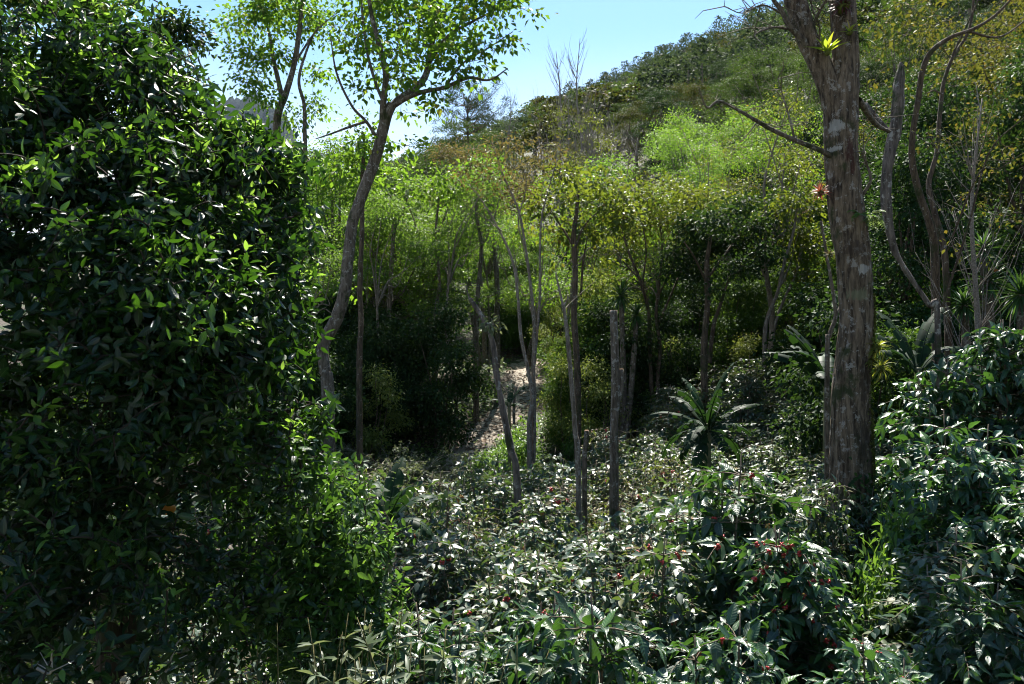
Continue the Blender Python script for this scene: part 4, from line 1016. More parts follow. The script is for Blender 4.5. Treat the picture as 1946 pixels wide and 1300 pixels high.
for (sp, k, px, Y, top, base_h, lab, nm) in [('pine', 0, 890, 70, 182, 12, 'lone round headed pine against the sky in the valley notch', 'pine_tree'), ('pine', 1, 1262, 150, 158, 12, 'dark conifer in front of the wooded hillside', 'pine_tree'),
                                             ('feather_far', 0, 1490, 46, 95, 8.2, 'big bright green feathery tree left of the big trunk', 'feathery_tree'), ('feather_far', 1, 1405, 50, 135, 8.2, 'bright green feathery tree with domed crown on the hillside', 'feathery_tree'),
                                             ('dark_far', 0, 1275, 62, 205, 7.4, 'dark dome shaped tree standing out on the bright slope', 'evergreen_tree'), ('rust', 0, 925, 31, 245, 8.6, 'tree with rusty brown flowering tips at the valley notch', 'rusty_tree'),
                                             ('feather', 2, 800, 26, 330, 8.2, 'light green feathery tree over the thicket', 'feathery_tree'), ('feather', 0, 725, 25, 420, 8.2, 'low feathery tree beside the leaning trunk', 'feathery_tree'), ('green', 1, 650, 26, 280, 8.8, 'leafy tree right behind the leaning trunk', 'leafy_tree'),
                                             ('dark', 1, 1430, 27, 320, 7.4, 'dark evergreen tree rising between vase tree and big trunk', 'evergreen_tree'), ('feather', 1, 1010, 30, 450, 8.2, 'feathery tree over the far end of the path', 'feathery_tree')]:
    g = ground(px, Y); s = ((650 - top) / F * Y - g[2]) / base_h
    place(sp, k, g, lab, nm, 'tree', px * .1, s)
for (px, Y, top, lab) in [(1135, 24, 530, 'yellow green bush behind the tall cut stump'), (1060, 30, 560, 'pale yellow bush at the path end'), (1135, 21, 690, 'low yellow green bush beside the tall cut stump'), (720, 21, 700, 'dim bush by the foot of the thin pole tree'), (1075, 22, 690, 'sunny yellow green bush beside the many stemmed tree'), (1120, 25, 620, 'sunny yellow green bush between path end and straight trunked tree'), (1190, 24, 640, 'yellow green bush behind the vase shaped tree foot'), (1285, 23, 650, 'yellow green bush between vase shaped tree and dark crowned tree'), (1065, 27, 650, 'pale bush on the bank right of the path end'), (1420, 21, 640, 'yellow green bush right of the dark crowned tree'), (1225, 28, 560, 'tall yellow green bush far behind the cut stump')]:  # pale leaf colour stands in for sunlight on the understorey; most added for it
    g = ground(px, Y); s = ((650 - top) / F * Y - g[2]) / 3.9
    place('yellow', px % 2, g, lab, 'yellow_bush', 'bush', px * .3, s)

# ------------------------------------------------------------------ the big trunk on the right
Y0 = 8.6; g = ground(1612, Y0)
def spot(px, py, wpx, hpx, c): return (tuple(at(px, py, Y0 - .16) - g), (wpx / F * Y0 * .95, .16, hpx / F * Y0 * .95), c)
WH = (.42, .41, .37)
M['bark_big'] = bark_mat('big_trunk_bark_patched', (.03, .021, .013), (.2, .15, .1), .3, .12, 12.0, (.36, .34, .3),
    red=[spot(1614, 285, 9, 26, (.06, .016, .012)), spot(1620, 318, 7, 20, (.06, .016, .012)), spot(1580, 405, 8, 16, (.05, .02, .014)), spot(1590, 238, 18, 13, WH), spot(1586, 281, 20, 6, WH), spot(1578, 78, 8, 9, WH),
         spot(1640, 512, 14, 12, WH), spot(1632, 560, 22, 12, (.16, .17, .1)), spot(1580, 330, 10, 12, WH), spot(1600, 620, 10, 14, (.26, .25, .2)), spot(1625, 470, 22, 18, (.05, .035, .025)), spot(1645, 720, 14, 60, (.03, .022, .014)), spot(1640, 840, 18, 60, (.03, .022, .014))])
BT = thing('big_trunk_tree', 'thick grey brown trunk with lichen patches forking at the top, the biggest tree', 'tree', g)
mb = MB()
pts = [g + [0, 0, -.3]] + LB([(1612, 1010), (1613, 950), (1615, 880), (1615, 760), (1622, 660), (1627, 600), (1622, 500), (1613, 430), (1604, 361), (1599, 280), (1597, 217), (1600, 165), (1607, 110), (1604, 50), (1600, 0), (1597, -60), (1592, -140)], Y0)
k = F / Y0 * 2 * 1.06
rr = [.33] + [x / k for x in (96, 88, 83, 78, 70, 68, 68, 70, 69, 68, 69, 66, 52, 50, 54, 48, 40)]
rr = rr + [.08] * (len(pts) - len(rr))
limb(mb, pts, rr, 14, 72, bump=.1, ridge=.2, freq=1.6, seed=4)
limb(mb, LB([(1598, 262), (1588, 215), (1575, 165), (1555, 115), (1535, 72), (1510, 0), (1490, -70), (1478, -150)], Y0 - .02), [x / k for x in (40, 46, 47, 45, 43, 43, 38, 26)], 12, 48, bump=.1, ridge=.18, freq=1.6, seed=9)
part('trunk', mb.mesh('trunk', M['bark_big'], g), BT)
NPb, NRb = [], []
for (l, r, dY) in [([(1537, 90), (1515, 65), (1500, 50), (1485, 20), (1470, 0), (1450, -40)], [.045, .035, .03, .026, .022, .012], -.3),
                   ([(1500, 55), (1470, 52), (1440, 62), (1432, 70)], [.016, .012, .008, .004], -.5),
                   ([(1490, 28), (1450, 10), (1410, 25), (1378, 12)], [.012, .009, .006, .003], -.4),
                   ([(1580, 297), (1562, 287), (1520, 270), (1470, 248), (1435, 228), (1395, 205), (1365, 192), (1345, 205), (1332, 180), (1328, 165)], [.032, .028, .025, .023, .021, .017, .013, .01, .007, .004], -.6),
                   ([(1510, 266), (1502, 230), (1490, 190), (1478, 150)], [.015, .012, .008, .004], -.2),
                   ([(1440, 230), (1425, 250), (1405, 272)], [.01, .007, .003], -.2),
                   ([(1632, 190), (1655, 225), (1670, 240), (1690, 250)], [.035, .03, .026, .02], 1.0),
                   ([(1640, 370), (1655, 340), (1642, 300), (1640, 285)], [.02, .016, .012, .006], -.2),
                   ([(1545, 50), (1558, 20), (1570, 0), (1578, -20)], [.02, .016, .012, .01], -.3),
                   ([(1552, 90), (1558, 55), (1545, 20), (1536, -10)], [.014, .01, .008, .004], -.4)]:
    b = MB(); P, R = limb(b, LB(l, Y0 - .05, dY), r, 6, 8, bump=.12, seed=len(l))
    rg = np.random.default_rng(int(l[0][0]))
    if r[0] > .011:
        for q in range(10):
            a = P[rg.integers(len(P) // 3, len(P))]; e = a + rg.normal(0, 1, 3) * [.22, .2, .16] + [0, 0, .08]
            tube(b, [a, (a + e) / 2 + rg.normal(0, .03, 3), e], [.006, .0045, .002], 4, cap=False)
    part('branch', b.mesh('branch', M['bark_grey'], g), BT)
# moss and a dark lichen crust on the shaded flank
rg = np.random.default_rng(21)
mb = MB(); n = 9000
py = rg.uniform(560, 1000, n); P = np.empty((n, 3)); Dn = np.empty((n, 3))
cx = np.interp(py, [430, 500, 600, 660, 760, 880, 1000], [1613, 1622, 1627, 1622, 1615, 1615, 1612]); hw = np.interp(py, [430, 600, 760, 1000], [35, 34, 39, 48])
th = rg.normal(.25, .32, n) - np.clip((900 - py) / 900, 0, .5)         # angle from +X towards the camera
sel = np.array([mnoise.noise(Vector((t * 2.0, q * .012, 1.5))) > -.12 for t, q in zip(th, py)])
cen = np.array([at(a, b, Y0) for a, b in zip(cx, py)])
r = hw / F * Y0 * .96
dirs = np.stack([np.cos(th), -np.sin(th), np.zeros(n)], -1)
leaves(mb, TRI, (cen + dirs * r[:, None])[sel], (dirs * .6 + rg.normal(0, .6, (n, 3)))[sel], rg.normal(0, 1, (n, 3))[sel], rg.uniform(.012, .03, n)[sel])
mo = part('moss_patch', mb.mesh('moss_patch', M['moss'], g), BT)


def rosette(seed, n, L, W, spread, arch, seg=6, up=1.0):
    """straps radiating from one point"""
    rng = np.random.default_rng(seed); mb = MB()
    for q in range(n):
        az = q * 2.4 + rng.uniform(-.3, .3); u = (q + .5) / n
        el = up * (1.35 - spread * u) + rng.uniform(-.12, .12)
        Lq = L * rng.uniform(.7, 1.1); t = np.linspace(0, 1, seg + 1)
        h = np.array([math.cos(az), math.sin(az), 0])
        s = t * Lq
        ang = el - arch * t ** 1.5
        x = np.concatenate([[0], np.cumsum(np.cos((ang[1:] + ang[:-1]) / 2) * Lq / seg)]); z = np.concatenate([[0], np.cumsum(np.sin((ang[1:] + ang[:-1]) / 2) * Lq / seg)])
        sd_ = np.array([-h[1], h[0], 0]); wq = W * np.minimum(1, (1 - t) * 2.2) * (.6 + .4 * np.minimum(1, t * 4)) + .001
        c = h * x[:, None] + np.array([0, 0, 1.0]) * z[:, None]
        nz = np.stack([-np.sin(ang)[:, None] * h + np.cos(ang)[:, None] * np.array([0, 0, 1.0])], 0)[0]
        Vv = np.stack([c - sd_ * wq[:, None] + nz * wq[:, None] * .35, c, c + sd_ * wq[:, None] + nz * wq[:, None] * .35], 1).reshape(-1, 3)
        i = np.arange(seg)[:, None] * 3; tt = []
        for j in (0, 1):
            a, b, cc, d = i + j, i + j + 1, i + 4 + j, i + 3 + j
            tt.append(np.concatenate([np.stack([a, b, cc], -1), np.stack([a, cc, d], -1)]).reshape(-1, 3))
        uv = np.stack([np.tile([0, .5, 1], seg + 1), np.repeat(t, 3)], -1)
        mb.add(Vv, np.vstack(tt), uv)
    return mb


def epiphyte(name, label, cat, loc, seed, n, L, W, m, spread=1.2, arch=.9, tilt=(0, 0), core=.03):
    o = thing(name, label, cat, loc, 0, None, 1, tilt)
    part('leaf_rosette', rosette(seed, n, L, W, spread, arch).mesh('leaf_rosette', m), o)
    b = MB(); b.add(ICV * core * np.array([1, 1, 1.2]) * (1 + .15 * np.random.default_rng(seed).normal(0, 1, (len(ICV), 1))), ICF); part('root_ball', b.mesh('root_ball', M['moss']), o)
    return o


epiphyte('yellow_bromeliad', 'bright yellow green bromeliad sitting in the fork of the big trunk', 'bromeliad', at(1572, 100, Y0 - .22), 1, 14, .24, .024, M['brom_yellow'], 1.0, .4, (.1, -.1))
epiphyte('small_yellow_bromeliad', 'smaller yellow green bromeliad on the right limb of the big trunk', 'bromeliad', at(1614, 62, Y0 - .2), 2, 10, .16, .014, M['brom_yellow'], 1.2, .6, (.5, .1))
epiphyte('dark_red_bromeliad', 'dark red bromeliad mass high on the right limb', 'bromeliad', at(1602, 14, Y0 - .2), 3, 60, .16, .01, M['brom_dark'], 1.7, .7, (.6, 0), .06)
epiphyte('red_bromeliad', 'red spiky bromeliad on the left side of the big trunk', 'bromeliad', at(1560, 366, Y0 - .1), 4, 46, .13, .008, M['brom_red'], 1.9, .5, (.15, -.5))
epiphyte('brown_bromeliad', 'small rusty bromeliad low on the left flank of the big trunk', 'bromeliad', at(1577, 484, Y0 - .12), 5, 24, .09, .006, M['rust'], 1.9, .8, (.3, -.6), .02)
for k_, (px, py, n, L_, m_, lab) in enumerate([(1664, 662, 60, .2, 'brom_olive', 'spiky olive bromeliad clump on the right flank of the big trunk'), (1672, 700, 50, .2, 'brom_olive', 'lower shaggy olive bromeliad clump on the right flank of the big trunk'), (1648, 690, 40, .14, 'moss', 'dark mossy tuft between the bromeliad clumps of the big trunk')]):
    epiphyte('olive_bromeliad', lab, 'bromeliad', at(px, py, Y0 - .1), 10 + k_, n, L_, .008, M[m_], 2.3, 1.2, (.2, .5), .05)
# ferns
def fern(name, label, loc, seed, n, L, m):
    rng = np.random.default_rng(seed); mb = MB()
    for q in range(n):
        az = rng.uniform(0, 6.28); el = rng.uniform(-.1, 1.1); t = np.linspace(0, 1, 12)[:, None]
        h = np.array([math.cos(az), math.sin(az), 0]); Lq = L * rng.uniform(.6, 1.1)
        c = h * t * Lq * math.cos(el) + np.array([0, 0, 1.0]) * (t * math.sin(el) - .7 * t * t) * Lq
        tg = nrm(np.gradient(c, axis=0)); sd_ = nrm(np.cross(tg, [0, 0, 1.0]))
        for sg in (-1, 1):
            leaves(mb, LO, c[1:], (sd_ * sg + tg * .5 - [0, 0, .2])[1:], np.tile([0, 0, 1.0], (11, 1)) + rng.normal(0, .2, (11, 3)), Lq * .26 * np.sin(PI * np.linspace(.12, .97, 11)))
        tube(mb, c, [.003] * 12, 3, cap=False)
    o = thing(name, label, 'fern', loc); part('frond', mb.mesh('frond', m), o); return o
fern('pale_fern', 'pale grey green fern tuft clinging to the right side of the big trunk', at(1657, 412, Y0 - .1), 3, 16, .24, M['fern'])
fern('green_fern', 'darker fern fronds on the front of the big trunk beside the pale tuft', at(1632, 408, Y0 - .22), 4, 8, .2, M['herb'])
fern('hanging_fern', 'dark fern tuft in the crotch of the right limb', at(1640, 75, Y0 - .05), 5, 12, .2, M['dark'])

# vine at the foot of the big trunk
rg = np.random.default_rng(31); mb = MB(); n = 2600
py = 850 + 260 * rg.random(n) ** .6; th = rg.uniform(-.2, 3.4, n)
cen = np.array([at(1614, b, Y0) for b in py]); rr_ = (.24 + .00055 * (py - 850)) * (1 + .12 * rg.normal(0, 1, n))
sel = (py > 960) | (rg.random(n) < (py - 850) / 110 * .7) & (th < 1.9)
dirs = np.stack([np.cos(th), -np.sin(th), np.zeros(n)], -1)
leaves(mb, MID_W, (cen + dirs * rr_[:, None])[sel], (dirs * .35 + rg.normal(0, .5, (n, 3)) - [0, 0, .6])[sel], (dirs + rg.normal(0, .3, (n, 3)) + [0, 0, .5])[sel], rg.uniform(.045, .09, n)[sel])
o = thing('climbing_vine', 'small leaved green vine wrapping the foot of the big trunk', 'vine', g)
part('foliage', mb.mesh('foliage', M['dark'], g), o)
b = MB()
for q in range(5): limb(b, [at(1580 + q * 16, 1100, Y0 - .3), at(1590 + q * 12, 1000, Y0 - .28), at(1595 + q * 10, 900 + 12 * q, Y0 - .24)], [.008, .007, .003], 5, 5)
part('stem', b.mesh('stem', M['twig'], g), o)

# ------------------------------------------------------------------ right hand trees
Y1 = 11.5; g = ground(1775, Y1)
hero_tree('broken_snag', 'dead broken snag with a splintered top right of the big trunk', g,
          [([g - [0, 0, .3]] + LB([(1782, 620), (1765, 580), (1735, 535), (1712, 500), (1697, 465), (1688, 420), (1684, 360), (1688, 310), (1697, 265), (1704, 220), (1708, 175), (1711, 140), (1711, 118)], Y1), [.06, .055, .05, .05, .055, .075, .095, .105, .115, .12, .125, .125, .09, .02]),
           (LB([(1690, 250), (1665, 222), (1645, 195)], Y1, .2), [.05, .045, .03]), (LB([(1712, 180), (1716, 130), (1717, 122)], Y1 - .06), [.04, .02, .004])], None, M['bark_snag'], None, seed=50, bump=.35, sides=16, thin=.74)
Y1 = 13.0; g = ground(1792, Y1)
limbs = [([g - [0, 0, .3]] + LB([(1780, 640), (1778, 560), (1776, 470), (1765, 420), (1745, 360), (1733, 300), (1735, 250), (1745, 190), (1752, 140), (1768, 100), (1805, 72), (1850, 55), (1890, 30), (1930, -10)], Y1, -1.0), [.2, .17, .16, .15, .13, .12, .11, .105, .1, .1, .09, .075, .06, .05, .03]),
         ([g + [.3, .2, -.3]] + LB([(1803, 660), (1800, 580), (1795, 480), (1775, 400), (1765, 350), (1780, 290), (1785, 230), (1790, 180), (1795, 150), (1810, 110), (1840, 60), (1850, 0), (1845, -60)], Y1 + .2, .6), [.16, .14, .13, .12, .11, .1, .09, .085, .08, .075, .07, .06, .05, .03]),
         (LB([(1840, 60), (1900, 70), (1960, 30)], Y1 - .6), [.05, .04, .02]), (LB([(1790, 180), (1775, 172), (1760, 178)], Y1), [.04, .03, .02]),
         (LB([(1810, 105), (1850, 20), (1875, -40)], Y1), [.045, .03, .015]), (LB([(1785, 600), (1840, 430), (1880, 290), (1950, 220)], Y1 - 1, -1), [.05, .04, .03, .012]), (LB([(1810, 450), (1860, 330), (1900, 320), (1960, 280)], Y1 - .8, -1), [.04, .03, .02, .01])]
hero_tree('twin_trunk_tree', 'twin trunk tree with crooked limbs and sparse orange tinged leaves at the right edge', g, limbs, BB([(1700, 50, 55), (1760, 40, 60), (1820, 130, 55), (1880, 90, 60), (1930, 20, 60), (1700, 160, 40), (1850, 230, 50), (1900, 310, 55), (1680, 90, 35), (1930, 180, 50), (1790, -40, 80), (1820, 460, 30), (1890, 490, 36), (1850, 380, 35), (1930, 400, 40), (1770, 270, 40)], Y1, rg, 1.4), M['bark_brown'], M['orange'], 340, 5, .075, .13, LO_W, 51, shell=.2, rend=.005, thin=.43)


def banana(seed, n, L, Wd, hst, lean, mtl, drp=.75, az_list=None):
    """leaf meshes (each torn into strips along its side veins) and the stem"""
    rng = np.random.default_rng(seed); out = []
    for q in range(n):
        az = az_list[q] if az_list else q * 2.4 + rng.uniform(-.8, .8)
        u = q / max(1, n - 1); el0 = 1.4 - drp * u + rng.uniform(-.1, .1); dr = .8 + .8 * u + rng.uniform(-.2, .2)
        Lq = L * rng.uniform(.62, 1.15); S = 26; t = np.linspace(0, 1, S + 1); ang = el0 - dr * t ** 1.4
        h = np.array([math.cos(az), math.sin(az), 0]); sd_ = np.array([-h[1], h[0], 0])
        x = np.concatenate([[0], np.cumsum(np.cos(ang[1:]) * Lq / S)]); z = np.concatenate([[0], np.cumsum(np.sin(ang[1:]) * Lq / S)])
        c = h * x[:, None] + np.array([0, 0, 1.0]) * z[:, None] + np.array([0, 0, hst])
        nz = -np.sin(ang)[:, None] * h + np.cos(ang)[:, None] * np.array([0, 0, 1.0]); tg = np.cos(ang)[:, None] * h + np.sin(ang)[:, None] * np.array([0, 0, 1.0])
        mb = MB()
        P = c; tube(mb, P, np.linspace(.03, .005, S + 1) * L / 2.0, 5, 0, cap=False)
        wq = Wd * np.sin(PI * np.clip((t - .12) / .9, 0, 1)) ** .55
        for sg in (-1, 1):
            i = 3
            while i < S:
                k = min(int(rng.integers(1, 5)), S - i)
                fold = rng.uniform(.0, .9) * (1 if rng.random() < .7 else .2); fw = rng.uniform(.1, .45)
                rows = []
                for r_ in range(i, i + k + 1):
                    w0 = wq[min(r_, S)]; f = .985 if r_ == i + k else 1
                    cc = c[r_] + (tg[r_] * -.01 if r_ == i + k else 0)
                    pts = []
                    for a in (0, .35, .7, 1.0):
                        dz = fold * a * a
                        pts.append(cc + sg * sd_ * w0 * a * (1 - .25 * fold * a) + nz[r_] * w0 * (.25 * a * (1 - a) * 2) - np.array([0, 0, 1.0]) * w0 * dz + tg[r_] * w0 * a * fw)
                    rows.append(pts)
                Vv = np.array(rows).reshape(-1, 3); ii = np.arange(k)[:, None] * 4; jj = np.arange(3)[None]
                a, b, c2, d = ii + jj, ii + jj + 1, ii + 5 + jj, ii + 4 + jj
                mb.add(Vv, np.concatenate([np.stack([a, b, c2], -1).reshape(-1, 3), np.stack([a, c2, d], -1).reshape(-1, 3)]), np.tile([[.5, .5]], (len(Vv), 1)))
                i += k
        out.append(mb.mesh('leaf', mtl))
    sm = MB(); limb(sm, [[0, 0, -.3], [0, 0, hst * .5], [0, 0, hst], [0, 0, hst + .25 * L * .3]], [.075 * L, .06 * L, .045 * L, .02 * L], 5, 10, bump=.1)
    return out, sm.mesh('stem', M['stem_banana'])


def banana_plant(label, px, Y, hub_py, L, n, seed, Wd=.2, az=None, name='banana_plant', drp=.75):
    g = ground(px, Y); hub = -(hub_py - 650) / F * Y - g[2]
    ls, st = banana(seed, n, L, Wd, max(.3, hub), 0, M['banana'], drp, az)
    o = thing(name, label, 'banana plant', g)
    part('stem', st, o)
    for m_ in ls: part('leaf', m_, o)
    return o


banana_plant('dark banana clump with ragged arching leaves in the middle of the coffee', 1345, 12.4, 820, 1.05, 24, 1, .1, drp=1.7)
banana_plant('sunlit banana plant with torn leaves fanning out left of the big trunk', 1572, 12.5, 740, 1.15, 9, 2, .17, [2.6, 3.3, 2.2, 3.7, 2.9, 1.2, 4.3, .3, 5.2])
banana_plant('banana plant with broad leaves showing right of the big trunk', 1745, 11.5, 715, 1.1, 7, 3, .15, [2.3, .6, 2.8, .2, 3.5, 1.4, 5.4])
banana_plant('young banana plant with upright leaf among the coffee at the citrus edge', 738, 7.6, 1000, .62, 6, 4, .1, [1.2, 5.4, 2.0, .6, 4.0, 5.9])
banana_plant('small banana plant beside the leaning snag by the path', 968, 17.5, 775, .7, 5, 5, .08, [1.4, .4, 2.2, 3.6, 5.4])


def yucca_plant(label, px, Y, heads):
    g = ground(px, Y); o = thing('yucca', label, 'yucca', g)
    for q, (hx_, hy_, L_) in enumerate(heads):
        p = at(hx_, hy_, Y); b = MB(); limb(b, [g - [0, 0, .3], g * .5 + p * .5 + [.05, 0, 0], p], [.1, .085, .06], 5, 8, bump=.15)
        part('trunk', b.mesh('trunk', M['bark_grey'], g), o)
        c = part('leaf_rosette', rosette(q * 7 + int(px), 90, L_, .018, 2.5, .35).mesh('leaf_rosette', M['yucca']), o); c.location = [float(v) for v in p - g]


yucca_plant('tall yucca with one spiky rosette right of the twin trunk tree', 1872, 13, [(1868, 475, .42), (1880, 535, .5)])
yucca_plant('short yucca with spiky rosette next to the twin trunks', 1838, 13, [(1832, 580, .42)])
yucca_plant('yucca rosette at the very right edge above the coffee', 1938, 11.5, [(1940, 560, .5)])
yucca_plant('dark yucca behind the tall cut stump', 1182, 21, [(1180, 562, .6), (1210, 600, .5)])

# ------------------------------------------------------------------ brush pile, grasses, herbs by the path
for (px, Y, n, L_, sd0, lab) in [(765, 19.6, 44, 2.4, 1, 'grey green brush of arching twigs below the dark thicket'), (695, 18.4, 36, 2.3, 2, 'twiggy grey brush close to the citrus edge'), (828, 17.6, 26, 1.7, 3, 'arching twiggy brush at the lower end of the path'), (742, 16.6, 30, 1.8, 4, 'low twiggy brush between banana sprout and brush pile')]:
    rng = np.random.default_rng(900 + sd0); g = ground(px, Y); bk, cr = MB(), MB()
    for q in range(n):
        az = rng.uniform(0, 6.28); Lq = L_ * rng.uniform(.6, 1.15); el = rng.uniform(.75, 1.4)
        h = np.array([math.cos(az), math.sin(az), 0]); t = np.linspace(0, 1, 10)[:, None]
        b0 = rng.normal(0, .35, 3) * [1, 1, 0]
        c = b0 + h * t * Lq * math.cos(el) * 1.5 + np.array([0, 0, 1.0]) * Lq * (t * math.sin(el) * 1.35 - .75 * t * t) - [0, 0, .1]
        tube(bk, c, np.linspace(.011, .003, 10), 4, cap=False)
        for s in range(9):
            a = c[rng.integers(3, 10)]; e = a + (h + rng.normal(0, .8, 3)) * .3 * rng.uniform(.4, 1.2)
            tube(bk, [a, (a + e) / 2 + [0, 0, .03], e], [.004, .003, .0015], 3, cap=False)
            m_ = 20; tt = rng.random(m_)[:, None]
            leaves(cr, LO_W, a + (e - a) * tt + rng.normal(0, .015, (m_, 3)), rng.normal(0, 1, (m_, 3)), rng.normal(0, .6, (m_, 3)) + [0, 0, 1], rng.uniform(.045, .085, m_))
    o = thing('twiggy_brush', lab, 'brush', g); part('stem', bk.mesh('stem', M['twig_pale']), o); part('foliage', cr.mesh('foliage', M['grey_leaf']), o)
TUFT = [rosette(700 + k, 34, .75, .022, 1.5, 1.3).mesh('strap_leaf_tuft', M['herb']) for k in range(3)]
rng = np.random.default_rng(17)
for k in range(34):
    if k < 12: px, Y = rng.uniform(930, 1050), rng.uniform(16.5, 19.5)
    elif k < 26: px, Y = rng.uniform(1050, 1260), rng.uniform(16.2, 24)
    else: px, Y = rng.uniform(1060, 1180), rng.uniform(23, 32)
    o = bpy.data.objects.new('strap_leaf_plant', TUFT[k % 3]); COL.objects.link(o); o.location = ground(px, Y); o.rotation_euler = (0, 0, k * 1.7); o.scale = (rng.uniform(.7, 1.25),) * 3
    zn = 'on the path edge behind the leaning snag' if k < 12 else ('under the straight trunked tree' if k < 26 else 'on the bank beside the far path')
    tag(o, 'dark strap leaved plant ' + zn, 'strap plant', 'strap leaved plants ' + zn)
for k in range(54):
    if k < 14: px, Y, zn = rng.uniform(860, 1000), rng.uniform(18, 22), 'at the lower path edge'
    elif k < 28: px, Y, zn = rng.uniform(1045, 1250), rng.uniform(21, 31), 'on the bank right of the path'
    elif k < 40: px, Y, zn = rng.uniform(1240, 1330), rng.uniform(17, 24), 'under the vase shaped tree'
    else: px, Y, zn = rng.uniform(1380, 1480), rng.uniform(16, 22), 'between the banana plants'
    if 860 < px < 960 and abs(px - np.interp(Y, [19.4, 21, 23.5, 26], [835, 880, 915, 965])) < 55: continue
    place('herb', k % 2, ground(px, Y), 'bright green leafy herb ' + zn, 'leafy_herb', 'herb', k * 1.1, rng.uniform(.6, 1.2), 'leafy herbs ' + zn)
place('herb', 0, ground(1690, 7.6), 'small bright green herb just right of the foot of the big trunk', 'leafy_herb', 'herb', 1, 1.0)
for px, lab in ((1690, 'bright small leaved bush right of the vine clad trunk foot'),):
    g = ground(px, 7.2); s = (-(985 - 650) / F * 7.2 - g[2]) / 1.2
    place('herb', 1, g, lab, 'leafy_bush', 'bush', .5, (s * .5, s * .5, s))
for (l, lab) in [([(977, 765), (982, 735)], 'thin leaning stake beside the path'), ([(1012, 775), (1017, 728)], 'thin upright stake in front of the many stemmed tree')]:
    g = at(*l[0], 18.3); b = MB(); limb(b, [g - [0, 0, .5], g, at(*l[1], 18.3)], [.035, .033, .028], 4, 7)
    tag(part('stake', b.mesh('stake', M['bark_grey']), None), lab, 'stake')

# ------------------------------------------------------------------ the big citrus tree on the left and the bright young one below it
CIT = T_hi(.22, .22, .2, .03, 6, 2.0)


def citrus(name, label, base, limbs, blobs, n_in, n_out, lp, leafL, seed, mats, young, shell=.82, rc=.085, young_dir=(.25, .1, .95)):
    rng = np.random.default_rng(seed); bk, cr, yg = MB(), MB(), MB(); NP, NR = [], []
    for li, (pts, r) in enumerate(limbs):
        P, R = limb(bk, pts, r, 6, 10, bump=.1, seed=li); NP.append(P[2:]); NR.append(R[2:])
    t1 = blob_targets(blobs, n_out, rng, shell, .8, .11); t2 = blob_targets(blobs, n_in, rng, .2, .8, .05)
    tg = np.vstack([t1, t2])
    tan = attach(bk, np.vstack(NP), np.concatenate(NR), tg, .0045, 4, 4, .12, rng, rmax=.02)
    out = np.concatenate([np.ones(n_out), np.zeros(n_in)])
    # rosettes: leaves spiral round the last stretch of each twig
    n = len(tg) * lp; ix = np.repeat(np.arange(len(tg)), lp); q = np.tile(np.arange(lp), len(tg))
    ax = nrm(tan + rng.normal(0, .25, tan.shape) + [0, 0, .6]); A = ax[ix]
    ref = nrm(np.cross(A, rng.normal(0, 1, (len(tg), 3))[ix])); ref2 = np.cross(A, ref)
    az = q * 2.4 + rng.uniform(0, .6, n); f = q / lp
    rad = ref * np.cos(az)[:, None] + ref2 * np.sin(az)[:, None]
    P = tg[ix] - A * (rc * 2.6 * f)[:, None] + rad * .006 + rng.normal(0, .012, (n, 3))
    D = rad * (.75 + .35 * f)[:, None] + A * (.75 - .7 * f)[:, None] + rng.normal(0, .18, (n, 3)) - [0, 0, .12]
    Nn = A + rng.normal(0, .25, (n, 3)) + [0, 0, .35]
    S = leafL * (.65 + .5 * np.minimum(1, f * 2)) * rng.uniform(.75, 1.15, n)
    # young shoots on outer tips; extra at top and right edges paint in sunlight
    lead = out[ix] * (ax[ix] @ np.array(young_dir) > .2) * (np.abs(np.sin(ix * 12.9898) * 43758.5 % 1) < young + .4 * (tg[ix][:, 2] > .75) + .2 * (tg[ix][:, 0] > -1.55 * tg[ix][:, 1] / 4.4))
    isy = (lead > 0) & (f < .55)
    leaves(cr, CIT, P[~isy], D[~isy], Nn[~isy], S[~isy])
    leaves(yg, CIT, P[isy], D[isy], Nn[isy], S[isy] * .9)
    o = thing(name, label, 'citrus tree', base)
    part('trunk', bk.mesh('trunk', M['bark_citrus'], base), o)
    part('foliage', cr.mesh('foliage', mats[0], base), o); part('young_foliage', yg.mesh('young_foliage', mats[1], base), o)
    return o


def CB(l):
    return [(at(px, py, Y), (r, r, r * .95)) for px, py, Y, r in l]


g = ground(215, 4.6)
ctr = [(565, 505, 4.5, .11), (572, 590, 4.6, .1), (548, 315, 4.6, .13), (585, 545, 4.6, .09), (600, 770, 4.6, .1), (575, 680, 4.5, .09), (560, 400, 4.6, .1), (235, 150, 4.5, .33), (365, 245, 4.5, .24), (470, 280, 4.6, .19), (60, 110, 4.6, .70), (235, 255, 4.5, .52), (405, 390, 4.4, .46), (130, 480, 3.9, .66), (385, 560, 4.1, .5), (190, 760, 3.7, .56), (400, 760, 4.0, .45), (490, 620, 4.5, .25), (550, 810, 4.6, .2), (495, 350, 4.6, .2),
       (60, 1010, 3.4, .48), (120, 1210, 3.1, .4), (-140, 560, 4.2, .95), (-120, 1000, 3.6, .7), (-60, 200, 4.3, .7), (490, 480, 4.4, .24), (530, 930, 4.6, .22), (330, 160, 4.6, .22), (210, 75, 4.7, .26), (540, 560, 4.7, .14), (480, 700, 4.4, .24), (500, 860, 4.3, .26), (535, 430, 4.6, .14), (535, 690, 4.7, .14), (590, 880, 4.8, .14), (450, 660, 4.1, .28), (300, 360, 4.2, .4), (260, 560, 3.8, .45), (-20, 350, 4.2, .6), (480, 980, 4.5, .2), (290, 860, 3.7, .25), (330, 640, 3.7, .38), (470, 290, 4.6, .22), (230, 1010, 3.9, .2), (330, 1090, 3.9, .26), (400, 1180, 4.0, .26), (480, 1090, 4.2, .18)]
